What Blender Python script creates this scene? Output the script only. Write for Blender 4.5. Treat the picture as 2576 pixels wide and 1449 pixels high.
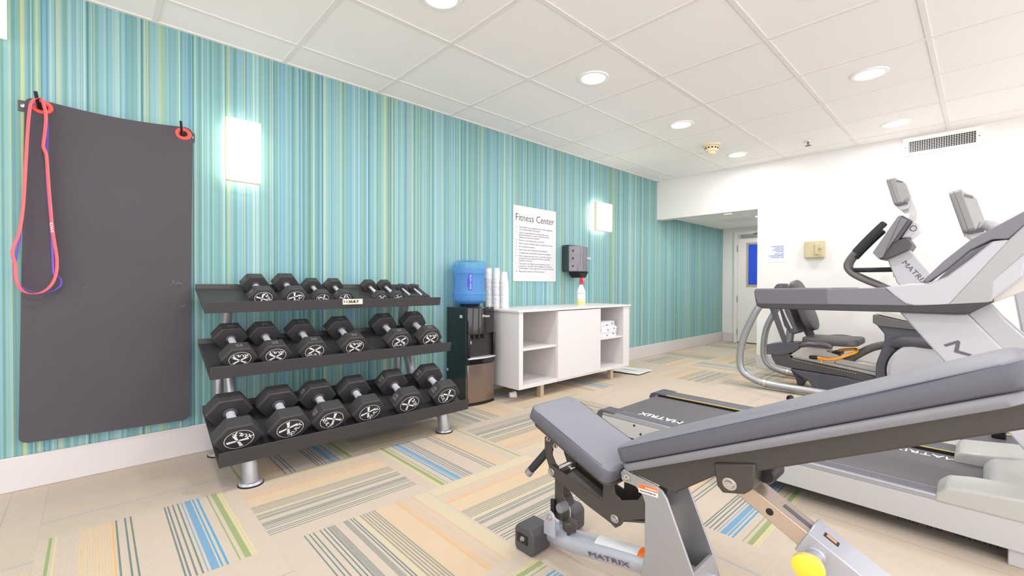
import bpy, bmesh, math, random
from mathutils import Vector, Matrix
R = math.radians
random.seed(7)
for o in list(bpy.data.objects): bpy.data.objects.remove(o)
SC = bpy.context.scene
COL = SC.collection

# ------------------------------------------------------------ camera
CAM = (2.922, 0.0, 0.921)
yaw, pitch, roll = R(-46.72), R(-0.54), R(0.18)
cd = bpy.data.cameras.new('camera'); cam = bpy.data.objects.new('camera', cd); COL.objects.link(cam)
fw = Vector((math.sin(yaw)*math.cos(pitch), math.cos(yaw)*math.cos(pitch), math.sin(pitch)))
rt = Vector((math.cos(yaw), -math.sin(yaw), 0)); up = rt.cross(fw)
r2 = rt*math.cos(roll)+up*math.sin(roll); u2 = -rt*math.sin(roll)+up*math.cos(roll)
m = Matrix((r2, u2, -fw)).transposed().to_4x4(); m.translation = CAM
cam.matrix_world = m
cd.sensor_width = 36; cd.lens = 36*1117.1/2576; cd.clip_start = 0.02; cd.clip_end = 60
SC.camera = cam

# ------------------------------------------------------------ world, exposure
W = bpy.data.worlds.new('world'); SC.world = W; W.use_nodes = True
W.node_tree.nodes['Background'].inputs[0].default_value = (0.99, 0.965, 1.0, 1)
W.node_tree.nodes['Background'].inputs[1].default_value = 1.6
SC.view_settings.view_transform = 'Standard'; SC.view_settings.look = 'None'
SC.view_settings.exposure = 0.91; SC.view_settings.gamma = 1.0
try: SC.view_settings.use_curve_mapping = False
except Exception: pass
SC.cycles.diffuse_bounces = 8; SC.cycles.max_bounces = 12
CEIL = 2.256; YB = 5.34

def lamp(name, kind, loc, energy, col=(.98, .985, 1), size=.1, rot=(0, 0, 0), parent=None, spot=None):
    l = bpy.data.lights.new(name, kind); l.energy = energy; l.color = col
    if kind == 'AREA': l.shape = 'DISK'; l.size = size
    else: l.shadow_soft_size = size
    if spot: l.spot_size = spot; l.spot_blend = .8
    o = bpy.data.objects.new(name, l); COL.objects.link(o); o.location = loc; o.rotation_euler = rot
    if parent: o.parent = parent; o.location = Vector(loc)-parent.location
    return o

# ------------------------------------------------------------ materials
def lin(c):
    return tuple(((v/255)/12.92 if v/255 <= .04045 else ((v/255+.055)/1.055)**2.4) for v in c)
MATS = {}
def mat(name, rgb, rough=.5, metal=0, bump=0, bscale=200, var=0, vscale=8, coat=0, emit=0, spec=.5, trans=0, alpha=1, ior=1.45):
    if name in MATS: return MATS[name]
    m = bpy.data.materials.new(name); m.use_nodes = True; nt = m.node_tree; b = nt.nodes['Principled BSDF']
    c = (*lin(rgb), 1)
    b.inputs['Base Color'].default_value = c; b.inputs['Roughness'].default_value = rough
    b.inputs['Metallic'].default_value = metal; b.inputs['Specular IOR Level'].default_value = spec
    b.inputs['Coat Weight'].default_value = coat; b.inputs['Transmission Weight'].default_value = trans
    b.inputs['IOR'].default_value = ior; b.inputs['Alpha'].default_value = alpha
    if emit: b.inputs['Emission Color'].default_value = c; b.inputs['Emission Strength'].default_value = emit
    tc = nt.nodes.new('ShaderNodeTexCoord')
    if var:
        n = nt.nodes.new('ShaderNodeTexNoise'); n.inputs['Scale'].default_value = vscale; n.inputs['Detail'].default_value = 5
        nt.links.new(tc.outputs['Object'], n.inputs['Vector'])
        mx = nt.nodes.new('ShaderNodeMix'); mx.data_type = 'RGBA'
        mx.inputs[6].default_value = tuple(v*(1-var) for v in c[:3])+(1,); mx.inputs[7].default_value = tuple(min(1, v*(1+var)) for v in c[:3])+(1,)
        nt.links.new(n.outputs['Fac'], mx.inputs[0]); nt.links.new(mx.outputs[2], b.inputs['Base Color'])
    if bump:
        n = nt.nodes.new('ShaderNodeTexNoise'); n.inputs['Scale'].default_value = bscale; n.inputs['Detail'].default_value = 3
        nt.links.new(tc.outputs['Object'], n.inputs['Vector'])
        bp = nt.nodes.new('ShaderNodeBump'); bp.inputs['Strength'].default_value = bump; bp.inputs['Distance'].default_value = .003
        nt.links.new(n.outputs['Fac'], bp.inputs['Height']); nt.links.new(bp.outputs['Normal'], b.inputs['Normal'])
    MATS[name] = m; return m
def attr_mat(name, rough, bump=0, rib=False):
    m = bpy.data.materials.new(name); m.use_nodes = True; nt = m.node_tree; b = nt.nodes['Principled BSDF']
    at = nt.nodes.new('ShaderNodeAttribute'); at.attribute_name = 'pattern'
    b.inputs['Roughness'].default_value = rough; b.inputs['Specular IOR Level'].default_value = .2 if rib else .35
    src = at.outputs['Color']
    if rib:
        uv = nt.nodes.new('ShaderNodeUVMap'); uv.uv_map = 'UVMap'
        n = nt.nodes.new('ShaderNodeTexNoise'); n.inputs['Scale'].default_value = 170; n.inputs['Detail'].default_value = 2
        nt.links.new(uv.outputs[0], n.inputs['Vector'])
        w = nt.nodes.new('ShaderNodeTexWave'); w.inputs['Scale'].default_value = 26; w.inputs['Distortion'].default_value = .6
        w.bands_direction = 'X'; nt.links.new(uv.outputs[0], w.inputs['Vector'])
        w2 = nt.nodes.new('ShaderNodeTexWave'); w2.inputs['Scale'].default_value = 48; w2.inputs['Distortion'].default_value = 2.5
        w2.bands_direction = 'Y'; nt.links.new(uv.outputs[0], w2.inputs['Vector'])
        ad = nt.nodes.new('ShaderNodeMath'); ad.operation = 'MULTIPLY'; nt.links.new(w.outputs['Fac'], ad.inputs[0]); nt.links.new(w2.outputs['Fac'], ad.inputs[1])
        ad2 = nt.nodes.new('ShaderNodeMath'); ad2.operation = 'ADD'; nt.links.new(ad.outputs[0], ad2.inputs[0]); nt.links.new(n.outputs['Fac'], ad2.inputs[1])
        mr = nt.nodes.new('ShaderNodeMapRange'); mr.inputs[1].default_value = .25; mr.inputs[2].default_value = 1.45; mr.inputs[3].default_value = .66; mr.inputs[4].default_value = 1.22
        nt.links.new(ad2.outputs[0], mr.inputs[0])
        mul = nt.nodes.new('ShaderNodeVectorMath'); mul.operation = 'SCALE'
        nt.links.new(src, mul.inputs[0]); nt.links.new(mr.outputs[0], mul.inputs['Scale']); src = mul.outputs[0]
        bp = nt.nodes.new('ShaderNodeBump'); bp.inputs['Strength'].default_value = .5; bp.inputs['Distance'].default_value = .002
        nt.links.new(ad2.outputs[0], bp.inputs['Height']); nt.links.new(bp.outputs['Normal'], b.inputs['Normal'])
    nt.links.new(src, b.inputs['Base Color']); return m

M_white = mat('white paint wall', (232, 229, 225), .6, var=.02, vscale=3)
M_ceil = mat('ceiling tile', (243, 240, 238), .8, bump=.15, bscale=90)
M_tbar = mat('ceiling grid bar', (232, 228, 226), .5)
M_base = mat('vinyl baseboard', (206, 201, 200), .45)
M_blk = mat('black powder coat', (58, 56, 58), .45, bump=.12, bscale=600)
M_rub = mat('black urethane', (58, 56, 58), .5, bump=.08, bscale=350, var=.15, vscale=20)
M_rub2 = mat('dark rubber pad', (44, 44, 48), .7, bump=.3, bscale=500)
M_chr = mat('brushed chrome handle', (228, 228, 236), .35, metal=.45)
M_silv = mat('silver powder coat', (164, 164, 167), .35, metal=.55, coat=.3)
M_lsil = mat('light silver paint', (178, 180, 190), .3, metal=.35, coat=.4)
M_emb = mat('white print', (240, 240, 238), .5)
M_engr = mat('engraved number', (112, 110, 114), .5)
M_mat = mat('charcoal foam mat', (74, 70, 76), .75, bump=.25, bscale=400, var=.12, vscale=3)
M_red = mat('red latex band', (240, 98, 104), .45)
M_gro = mat('red plastic grommet', (240, 80, 66), .4)
M_pur = mat('purple latex band', (112, 84, 190), .45)
M_dkgy = mat('dark grey plastic', (82, 80, 88), .5, bump=.08, bscale=500)
M_mgy = mat('mid grey plastic', (118, 116, 124), .45, bump=.06, bscale=500)
M_lgy = mat('light grey plastic', (184, 183, 183), .4, coat=.15)
M_wpl = mat('white plastic shell', (180, 180, 186), .35, coat=.2)
M_black = mat('matte black', (22, 22, 24), .5)
M_brnz = mat('charcoal powder steel', (72, 66, 62), .42, metal=.2, bump=.05, bscale=700)
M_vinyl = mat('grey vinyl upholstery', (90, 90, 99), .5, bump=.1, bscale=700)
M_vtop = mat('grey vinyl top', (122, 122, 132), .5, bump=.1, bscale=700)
M_bolt = mat('bolt steel', (200, 195, 190), .3, metal=.9)
M_belt = mat('treadmill belt', (94, 90, 93), .6, bump=.2, bscale=500, var=.06, vscale=5)
M_rail = mat('ribbed aluminium rail', (168, 168, 176), .35, metal=.5)
M_yel = mat('yellow stripe', (232, 200, 90), .5)
M_or = mat('orange lever', (248, 160, 30), .35, coat=.3)
M_orl = mat('orange label', (238, 110, 40), .5)
M_cab = mat('white wood grain laminate', (216, 213, 213), .45, var=.03, vscale=30)
M_cabin = mat('cabinet interior laminate', (208, 203, 200), .5, var=.03, vscale=30)
M_leg = mat('champagne metal leg', (205, 188, 168), .35, metal=.5)
M_cool = mat('dark green black enamel', (20, 34, 34), .3, coat=.3)
M_gloss = mat('glossy black plastic', (24, 22, 22), .12, coat=.6)
M_ss = mat('brushed stainless', (152, 138, 130), .25, metal=.9)
M_paper = mat('white paper', (212, 212, 214), .5)
M_cup = mat('white foam cup', (232, 231, 228), .6)
M_ink = mat('grey ink', (70, 70, 74), .6)
M_ink2 = mat('light grey ink', (112, 112, 116), .6)
M_bink = mat('blue ink', (60, 100, 170), .6)
M_beige = mat('beige plastic', (196, 184, 146), .5)
M_cream = mat('cream plastic', (236, 224, 190), .5)
M_tan = mat('tan metal frame', (184, 166, 132), .5)
M_door = mat('warm white door paint', (232, 226, 222), .45)
M_blue = mat('blue window film', (40, 74, 190), .25, emit=.12)
M_diff = mat('sconce diffuser', (255, 250, 240), .4, emit=1.6)
M_core = mat('sconce lamp glow', (255, 244, 228), .4, emit=4.5)
M_lens = mat('downlight lens', (255, 253, 248), .4, emit=9)
M_sconf = mat('sconce brushed frame', (232, 214, 190), .35, metal=.3, emit=.12)
M_trimw = mat('white trim ring', (245, 243, 240), .4)
M_dark = mat('dark void', (34, 32, 32), .8)
M_water = None

# ------------------------------------------------------------ mesh helpers
def finish(bm, name, m, parent=None, label=None, cat=None, group=None, kind=None, bevel=0, seg=2, org=None, sharp=35, sub=0):
    bmesh.ops.recalc_face_normals(bm, faces=bm.faces)
    if org is None:
        if parent is not None:
            r = parent; org = Vector((0, 0, 0))
            while r is not None: org += r.location; r = r.parent
        else:
            xs = [v.co.x for v in bm.verts]; ys = [v.co.y for v in bm.verts]; zs = [v.co.z for v in bm.verts]
            org = Vector(((min(xs)+max(xs))/2, (min(ys)+max(ys))/2, min(zs)))
    org = Vector(org)
    for v in bm.verts: v.co -= org
    me = bpy.data.meshes.new(name); bm.to_mesh(me); bm.free()
    for mm in (m if isinstance(m, (list, tuple)) else [m]): me.materials.append(mm)
    for p in me.polygons: p.use_smooth = True
    if sub == 0: me.set_sharp_from_angle(angle=R(sharp))
    o = bpy.data.objects.new(name, me); COL.objects.link(o)
    if parent is not None: o.parent = parent
    else: o.location = org
    if bevel:
        md = o.modifiers.new('bevel', 'BEVEL'); md.width = bevel; md.segments = seg; md.limit_method = 'ANGLE'; md.angle_limit = R(30); md.harden_normals = False
    if sub:
        md = o.modifiers.new('sub', 'SUBSURF'); md.levels = sub; md.render_levels = sub
    tagp(o, label, cat, group, kind); return o
def tagp(o, label=None, cat=None, group=None, kind=None):
    if label: o['label'] = label
    if cat: o['category'] = cat
    if group: o['group'] = group
    if kind: o['kind'] = kind
def thing(name, label, cat, loc, group=None):
    o = bpy.data.objects.new(name, None); COL.objects.link(o); o.location = loc; o.empty_display_size = .1
    tagp(o, label, cat, group); return o
def nb(): return bmesh.new()
def abox(bm, x0, x1, y0, y1, z0, z1, mi=0):
    vs = [bm.verts.new((x, y, z)) for x in (x0, x1) for y in (y0, y1) for z in (z0, z1)]
    for f in ((0, 1, 3, 2), (4, 6, 7, 5), (0, 4, 5, 1), (2, 3, 7, 6), (0, 2, 6, 4), (1, 5, 7, 3)):
        ff = bm.faces.new([vs[i] for i in f]); ff.material_index = mi
    return vs
def box(name, x0, x1, y0, y1, z0, z1, m, parent=None, bevel=0, **k):
    bm = nb(); abox(bm, x0, x1, y0, y1, z0, z1); return finish(bm, name, m, parent, bevel=bevel, **k)
def aprism(bm, pts, ax, a, b, mi=0):
    def P(p, t):
        if ax == 'Y': return (p[0], t, p[1])
        if ax == 'X': return (t, p[0], p[1])
        return (p[0], p[1], t)
    A = [bm.verts.new(P(p, a)) for p in pts]; B = [bm.verts.new(P(p, b)) for p in pts]; n = len(pts)
    fs = [bm.faces.new(A), bm.faces.new(B[::-1])]
    for i in range(n): fs.append(bm.faces.new((A[i], A[(i+1) % n], B[(i+1) % n], B[i])))
    for f in fs: f.material_index = mi
def prism(name, pts, ax, a, b, m, parent=None, bevel=0, **k):
    bm = nb(); aprism(bm, pts, ax, a, b); return finish(bm, name, m, parent, bevel=bevel, **k)
def curve_pts(pts, n=8, closed=False):
    P = [Vector(p) for p in pts]; out = []; L = len(P)
    for i in range(L if closed else L-1):
        if closed: a, b, c, d = P[(i-1) % L], P[i], P[(i+1) % L], P[(i+2) % L]
        else: a, b, c, d = P[max(i-1, 0)], P[i], P[i+1], P[min(i+2, L-1)]
        for j in range(n):
            t = j/n
            out.append(.5*((2*b)+(c-a)*t+(2*a-5*b+4*c-d)*t*t+(3*b-a-3*c+d)*t**3))
    if not closed: out.append(P[-1])
    return out
def atube(bm, path, r, seg=14, ry=None, closed=False, upv=(0, 1, 0), caps=True, mi=0, shape=None):
    """round (r), elliptical (r, ry) or custom-shape section swept along path; upv fixes the section frame"""
    rings = []; n = len(path); upv = Vector(upv)
    for i, p in enumerate(path):
        if closed: t = path[(i+1) % n]-path[i-1]
        else: t = path[min(i+1, n-1)]-path[max(i-1, 0)]
        t.normalize(); s = t.cross(upv)
        if s.length < 1e-4: s = t.cross(Vector((1, 0, 0)))
        s.normalize(); u = s.cross(t)
        rr = r[i] if isinstance(r, (list, tuple)) else r; rb = rr if ry is None else ry
        if shape: ring = [bm.verts.new(p+s*a+u*b) for a, b in shape]
        else: ring = [bm.verts.new(p+s*rr*math.cos(2*math.pi*k/seg)+u*rb*math.sin(2*math.pi*k/seg)) for k in range(seg)]
        rings.append(ring)
    sg = len(rings[0])
    for i in range(n if closed else n-1):
        A, B = rings[i], rings[(i+1) % n]
        for k in range(sg):
            f = bm.faces.new((A[k], A[(k+1) % sg], B[(k+1) % sg], B[k])); f.material_index = mi
    if caps and not closed:
        bm.faces.new(rings[0][::-1]).material_index = mi; bm.faces.new(rings[-1]).material_index = mi
def tube(name, pts, r, m, parent=None, smooth=True, n=8, **k):
    tk = {q: k.pop(q) for q in ('seg', 'ry', 'closed', 'upv', 'shape') if q in k}
    bm = nb(); path = curve_pts(pts, n, tk.get('closed', False)) if smooth else [Vector(p) for p in pts]
    atube(bm, path, r, **tk); return finish(bm, name, m, parent, **k)
def alathe(bm, prof, c, ax='Z', seg=28, sq=1.0, mi=0):
    """prof: (radius, height) from bottom to top; sq squeezes the vertical of an X or Y axis lathe"""
    rings = []
    for r, h in prof:
        ring = []
        for k in range(seg):
            a = 2*math.pi*k/seg; ca, sa = r*math.cos(a), r*math.sin(a)
            v = (ca, sa, h) if ax == 'Z' else ((h, ca, sa*sq) if ax == 'X' else (ca, h, sa*sq))
            ring.append(bm.verts.new(Vector(c)+Vector(v)))
        rings.append(ring)
    for i in range(len(rings)-1):
        for k in range(seg):
            bm.faces.new((rings[i][k], rings[i][(k+1) % seg], rings[i+1][(k+1) % seg], rings[i+1][k])).material_index = mi
    if prof[0][0] > 1e-6: bm.faces.new(rings[0][::-1]).material_index = mi
    if prof[-1][0] > 1e-6: bm.faces.new(rings[-1]).material_index = mi
def lathe(name, prof, c, m, parent=None, ax='Z', seg=28, sq=1.0, **k):
    bm = nb(); alathe(bm, prof, c, ax, seg, sq); return finish(bm, name, m, parent, **k)
def text(name, s, size, origin, xdir, ydir, m, parent=None, ext=.0006, align='LEFT', sx=1.0, shear=0, bold=0, lsp=1.0, **k):
    """lettering as thin mesh; xdir = reading direction, ydir = up of the letters"""
    c = bpy.data.curves.new('t', 'FONT'); c.body = s; c.size = size; c.extrude = ext; c.align_x = align; c.shear = shear; c.offset = bold
    c.resolution_u = 2; c.space_line = lsp
    o = bpy.data.objects.new('t', c); COL.objects.link(o)
    dg = bpy.context.evaluated_depsgraph_get(); dg.update()
    me = bpy.data.meshes.new_from_object(o.evaluated_get(dg)); bpy.data.objects.remove(o)
    X = Vector(xdir).normalized(); Y = Vector(ydir).normalized(); Z = X.cross(Y)
    bm = nb(); bm.from_mesh(me); bpy.data.meshes.remove(me)
    O = Vector(origin)
    for v in bm.verts: v.co = O+X*v.co.x*sx+Y*v.co.y+Z*v.co.z
    return finish(bm, name, m, parent, **k)
def bolt(parent, c, r=.012, ax='Y', d=-1, name='bolt'):
    """button-head bolt with washer and hex socket facing d along ax"""
    bm = nb()
    pr = [(r*1.5, 0), (r*1.5, .002), (r, .002), (r, .006), (r*.85, .009), (r*.45, .009), (r*.42, .005)]
    alathe(bm, [(a, h*d) for a, h in pr], c, ax, 18, .88)
    return finish(bm, name, M_bolt, parent)

# ------------------------------------------------------------ floor: striped carpet tiles
B0 = (212, 197, 180); GL = (126, 138, 136); BL = (128, 170, 202); BB = (98, 168, 208); GR = (160, 176, 122); YE = (224, 212, 156); OR = (238, 184, 128)
OW = (230, 200, 158); YW = (222, 210, 172); GO = (158, 154, 130); GG = (178, 176, 164)
def lines(a, b, c, per=.0085, duty=.55):
    n = max(1, int(round((b-a)/per))); return [(a+k*(b-a)/n, a+(k+duty)*(b-a)/n, c) for k in range(n)]
F1 = [(.048, .062, GR), (.075, .083, YE)]+[(.178+.012*i, .184+.012*i, OW) for i in range(13)]+[(.318, .326, OR), (.336, .345, GL), (.378, .387, GL), (.405, .414, GL)]
F1 += [(a, a+.009, GL) for a in (.577, .595, .621, .647)]+[(.670, .676, BL), (.688, .724, BL), (.732, .741, BB), (.755, .767, BB), (.814, .822, GR), (.842, .872, GR), (.878, .886, YE), (.893, .902, YE)]
F2 = [(a, a+.008, GL) for a in (.145, .173, .196, .235, .259, .281)]+[*lines(.292, .331, GL, .0065, .6), *lines(.380, .413, GL, .0065, .6)]
F2 += [(a, a+.008, GL) for a in (.426, .443)]+lines(.455, .485, YW)+[(a, a+.008, GO) for a in (.489, .509, .528, .548, .566, .582)]+[*lines(.60, .735, OW, .009, .6), (.742, .756, OR), (.765, .771, OR), (.782, .788, OR), (.818, .824, OR), (.866, .874, OR), *lines(.885, .985, YW, .009, .6)]
F3 = [(.18, .184, GG), (.36, .364, GG), (.62, .626, OW), (.635, .639, OW), (.735, .739, BL), (.748, .752, GG)]
F4 = [(.3, .304, GO), (.47, .474, YE), (.78, .784, GG), (.8, .804, GG)]
FAM = {1: F1, 2: F2, 3: F3, 4: F4}
# cell (i, j) -> (family, flipped); stripes run along X when i+j is odd
CELLS = {(1, 0): (1, 0), (0, 0): (3, 0), (1, 1): (2, 1), (2, 1): (2, 0), (1, 2): (1, 1), (2, 2): (2, 1), (0, 1): (1, 0), (0, 2): (1, 1), (0, 3): (2, 0), (1, 3): (2, 0),
         (2, 3): (3, 1), (3, 2): (3, 0), (3, 3): (1, 0), (2, 0): (4, 0), (3, 1): (1, 1), (1, 4): (2, 1), (2, 4): (2, 0), (4, 2): (4, 0), (4, 3): (4, 1), (3, 0): (3, 0), (4, 1): (4, 0), (0, -1): (3, 1), (1, -1): (3, 1)}
bm = nb(); uvl = bm.loops.layers.uv.new('UVMap'); cl = bm.faces.layers.float_color.new('pattern') if False else bm.loops.layers.float_color.new('pattern')
PX, PY = .607, .613; X0, Y0 = .02, -.150
rc = random.Random(3)
for i in range(-1, 9):
    for j in range(-5, 13):
        x0, x1, y0, y1 = X0+PX*i, X0+PX*(i+1), Y0+PY*j, Y0+PY*(j+1)
        if j < 7 or True:
            x0 = max(x0, 0.0)
        if x1 <= x0: continue
        fam, flip = CELLS.get((i, j), (rc.choice([1, 2, 2, 1, 3, 4]), rc.randint(0, 1)))
        st = sorted(FAM[fam]); sh = rc.uniform(.975, 1.02)*.95
        segs = []; t = 0
        for a, b, c in st:
            if a > t: segs.append((t, a, B0))
            if b > max(a, t): segs.append((max(a, t), b, c)); t = b
        if t < 1: segs.append((t, 1, B0))
        segs = [(0, .0016, (190, 176, 160))]+[(max(a, .0016), b, c) for a, b, c in segs if b > .0016]
        if flip: segs = [(1-b, 1-a, c) for a, b, c in segs]
        alongx = (i+j) % 2 != 0
        for a, b, c in segs:
            lc = tuple(v*sh for v in lin(c))+(1,)
            xb = X0+PX*i
            if alongx: q = [(x0, y0+a*PY), (x1, y0+a*PY), (x1, y0+b*PY), (x0, y0+b*PY)]
            else:
                xa, xc = max(xb+a*PX, 0), max(xb+b*PX, 0)
                if xc-xa < 1e-5: continue
                q = [(xa, y0), (xc, y0), (xc, y1), (xa, y1)]
            f = bm.faces.new([bm.verts.new((p[0], p[1], 0)) for p in q])
            for l in f.loops:
                l[cl] = lc; p = l.vert.co
                l[uvl].uv = (p.y*4, p.x*4) if alongx else (p.x*4, p.y*4+31)
for f in bm.faces: f.normal_update()
finish(bm, 'floor', attr_mat('striped carpet tile', .95, rib=True), kind='structure', org=(0, 0, 0))
bpy.data.objects['floor'].data.polygons.foreach_set('use_smooth', [False]*len(bpy.data.objects['floor'].data.polygons))

# ------------------------------------------------------------ left wall with striped wallpaper
pal = [(138, 190, 188), (152, 202, 202), (172, 214, 214), (124, 178, 180), (140, 192, 210), (112, 168, 204), (190, 216, 200), (200, 214, 158), (156, 194, 172), (98, 154, 158), (188, 226, 228), (150, 198, 208), (130, 182, 172)]
wts = [9, 9, 8, 7, 7, 2.6, 3, 2.4, 5, 3, 3, 7, 5]
bm = nb(); cl = bm.loops.layers.float_color.new('pattern'); rw = random.Random(11)
y = -3.2; prev = lin(pal[0])
while y < 7.5:
    w = rw.choice([.002, .003, .004, .004, .005, .005, .006, .007, .009, .012, .016]); c = rw.choices(pal, wts)[0]
    if c == (200, 214, 158): w = rw.choice([.004, .005, .008, .010])
    if c in ((112, 168, 204), (98, 154, 158)): w = rw.choice([.003, .005, .008])
    if c == (188, 226, 228): w = rw.choice([.003, .004, .006])
    c = lin(c); j = rw.uniform(.9, 1.08)*.72; c = tuple(v*j for v in c)
    y2 = min(y+w, 7.5)
    soft = rw.random() < .35
    e = min(w*.5, .004)
    for (ya, yb, ca, cb) in ((y, y+e, prev if soft else c, c), (y+e, y2, c, c)):
        if yb-ya < 1e-5: continue
        zt = CEIL if ya < YB else 1.812
        f = bm.faces.new([bm.verts.new(p) for p in ((0, ya, 0), (0, yb, 0), (0, yb, zt), (0, ya, zt))])
        for l in f.loops: l[cl] = (*(ca if abs(l.vert.co.y-ya) < 1e-6 else cb), 1)
    prev = c; y = y2
o = finish(bm, 'wall_left', attr_mat('striped wallpaper', .55), kind='structure', org=(0, 0, 0))
def struct(name, x0, x1, y0, y1, z0, z1, m, bevel=0): return box(name, x0, x1, y0, y1, z0, z1, m, kind='structure', bevel=bevel)
box('baseboard_left', 0, .012, -3.2, 7.46, 0, .152, M_base, kind='structure', bevel=.004)
# back wall: header over the alcove opening and the solid part to the right of it
bm = nb(); aprism(bm, [(0, 1.757), (1.205, 1.757), (1.205, 0), (5.2, 0), (5.2, CEIL+.05), (0, CEIL+.05)], 'Y', YB, YB+.13)
finish(bm, 'wall_back', M_white, kind='structure', org=(0, 0, 0))
struct('baseboard_back', 1.205, 5.2, YB-.012, YB, 0, .152, M_base, .004)
# alcove
bm = nb(); abox(bm, 0, 1.9, 7.47, 7.6, 0, 1.85); finish(bm, 'wall_alcove_end', M_white, kind='structure', org=(0, 0, 0))
struct('wall_alcove_right', 1.9, 2.0, YB+.13, 7.6, 0, 1.85, M_white)
struct('ceiling_alcove', 0, 1.9, YB+.13, 7.6, 1.812, 1.86, M_ceil)
struct('baseboard_alcove', .012, .19, 7.458, 7.47, 0, .145, M_base, .003)
# main ceiling with lay-in grid
bm = nb(); abox(bm, 0, 5.2, -2.4, YB, CEIL, CEIL+.05, 0)
gx = [.268+.61*k for k in range(9)]; gy = [.842+.6105*k for k in range(-5, 8)]
for x in gx:
    if 0 < x < 5.2: abox(bm, x-.012, x+.012, -2.4, YB, CEIL-.004, CEIL+.001, 1)
for yy in gy:
    if yy < YB: abox(bm, 0, 5.2, yy-.012, yy+.012, CEIL-.0041, CEIL+.001, 1)
abox(bm, 0, .02, -2.4, YB, CEIL-.005, CEIL+.001, 1); abox(bm, 0, 5.2, YB-.02, YB, CEIL-.005, CEIL+.001, 1)
finish(bm, 'ceiling', [M_ceil, M_tbar], kind='structure', org=(0, 0, 0))

# ------------------------------------------------------------ recessed lights
def downlight(x, y, z, label, e, r=.085, group=None):
    t = thing('ceiling_light', label, 'ceiling light', (x, y, z), group)
    lathe('trim_ring', [(r*.86, -.001), (r*.9, -.007), (r*1.12, -.006), (r*1.16, 0)], (x, y, z), M_trimw, t, seg=32)
    lathe('lens', [(r*.86, -.0035), (r*.8, -.006), (r*.02, -.008)], (x, y, z), M_lens, t, seg=32)
    if e: lamp('ceiling_light_lamp', 'AREA', (x, y, z-.02), e, size=.16, parent=t)
    return t
LE = 4.2
downlight(1.178, 1.183, CEIL, 'round recessed ceiling light cut by the top edge of the view, left row', LE)
downlight(1.178, 2.36, CEIL, 'round recessed ceiling light in the left row, second from the top edge', LE)
downlight(1.178, 3.575, CEIL, 'round recessed ceiling light in the left row just in front of the smoke detector', LE)
downlight(1.178, 4.815, CEIL, 'farthest round recessed light of the left row, beside the smoke detector and back wall', LE)
downlight(2.41, 2.36, CEIL, 'round recessed ceiling light at the top edge of the view, right row', LE)
downlight(2.415, 3.575, CEIL, 'large looking round recessed ceiling light in the middle of the right row', LE)
downlight(2.412, 4.825, CEIL, 'round recessed ceiling light right in front of the wall air vent', LE)
for x in (3.64, 4.8):
    for yy in (1.18, 2.4, 3.575, 4.82): downlight(x, yy, CEIL, 'round recessed ceiling light outside the view on the right', 1.5, group='ceiling lights out of view')
for x in (1.178, 2.41, 3.64): downlight(x, -.02, CEIL, 'round recessed ceiling light outside the view behind the camera', LE, group='ceiling lights behind')
downlight(.72, 5.75, 1.812, 'small round light in the low alcove ceiling, nearest the opening', 3, .07)
downlight(.93, 6.3, 1.812, 'middle small round light in the low alcove ceiling', 2, .07)
downlight(.76, 6.95, 1.812, 'small round light in the low alcove ceiling closest to the door', 2.5, .07)
t = thing('ceiling_vent', 'flat white square air vent in the low alcove ceiling', 'vent', (.62, 6.35, 1.812))
box('vent_frame', .4, .84, 6.1, 6.6, 1.803, 1.812, M_trimw, t, .003)
bm = nb()
for k in range(7): abox(bm, .44, .80, 6.14+.065*k, 6.175+.065*k, 1.798, 1.804)
finish(bm, 'slats', M_tbar, t)
# smoke detector, sprinkler
t = thing('smoke_detector', 'cream round smoke detector on the white ceiling', 'smoke detector', (1.123, 4.31, CEIL))
lathe('base_plate', [(.085, 0), (.085, -.014), (.07, -.018)], (1.123, 4.31, CEIL), M_cream, t)
lathe('body', [(.06, -.016), (.056, -.045), (.05, -.062), (.036, -.066), (.034, -.082), (.02, -.092)], (1.123, 4.31, CEIL), M_cream, t)
bm = nb()
for k in range(12):
    a = 2*math.pi*k/12; c = Vector((1.123+.0575*math.cos(a), 4.31+.0575*math.sin(a), CEIL-.034))
    vs = abox(bm, -.002, .002, -.007, .007, -.006, .006)
    bmesh.ops.rotate(bm, verts=vs, cent=(0, 0, 0), matrix=Matrix.Rotation(a, 3, 'Z')); bmesh.ops.translate(bm, verts=vs, vec=c)
finish(bm, 'smoke_slots', M_dark, t)
t = thing('fire_sprinkler', 'small chrome fire sprinkler head under the ceiling', 'sprinkler', (1.789, 4.852, CEIL))
lathe('escutcheon', [(.03, 0), (.028, -.006), (.012, -.008)], (1.789, 4.852, CEIL), M_chr, t)
lathe('nozzle', [(.009, -.006), (.009, -.02), (.005, -.03), (.005, -.036)], (1.789, 4.852, CEIL), mat('dull metal', (110, 105, 100), .4, metal=.7), t, seg=12)
lathe('deflector', [(.004, -.036), (.026, -.038), (.026, -.041)], (1.789, 4.852, CEIL), mat('dull metal', (110, 105, 100)), t, seg=12)

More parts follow.
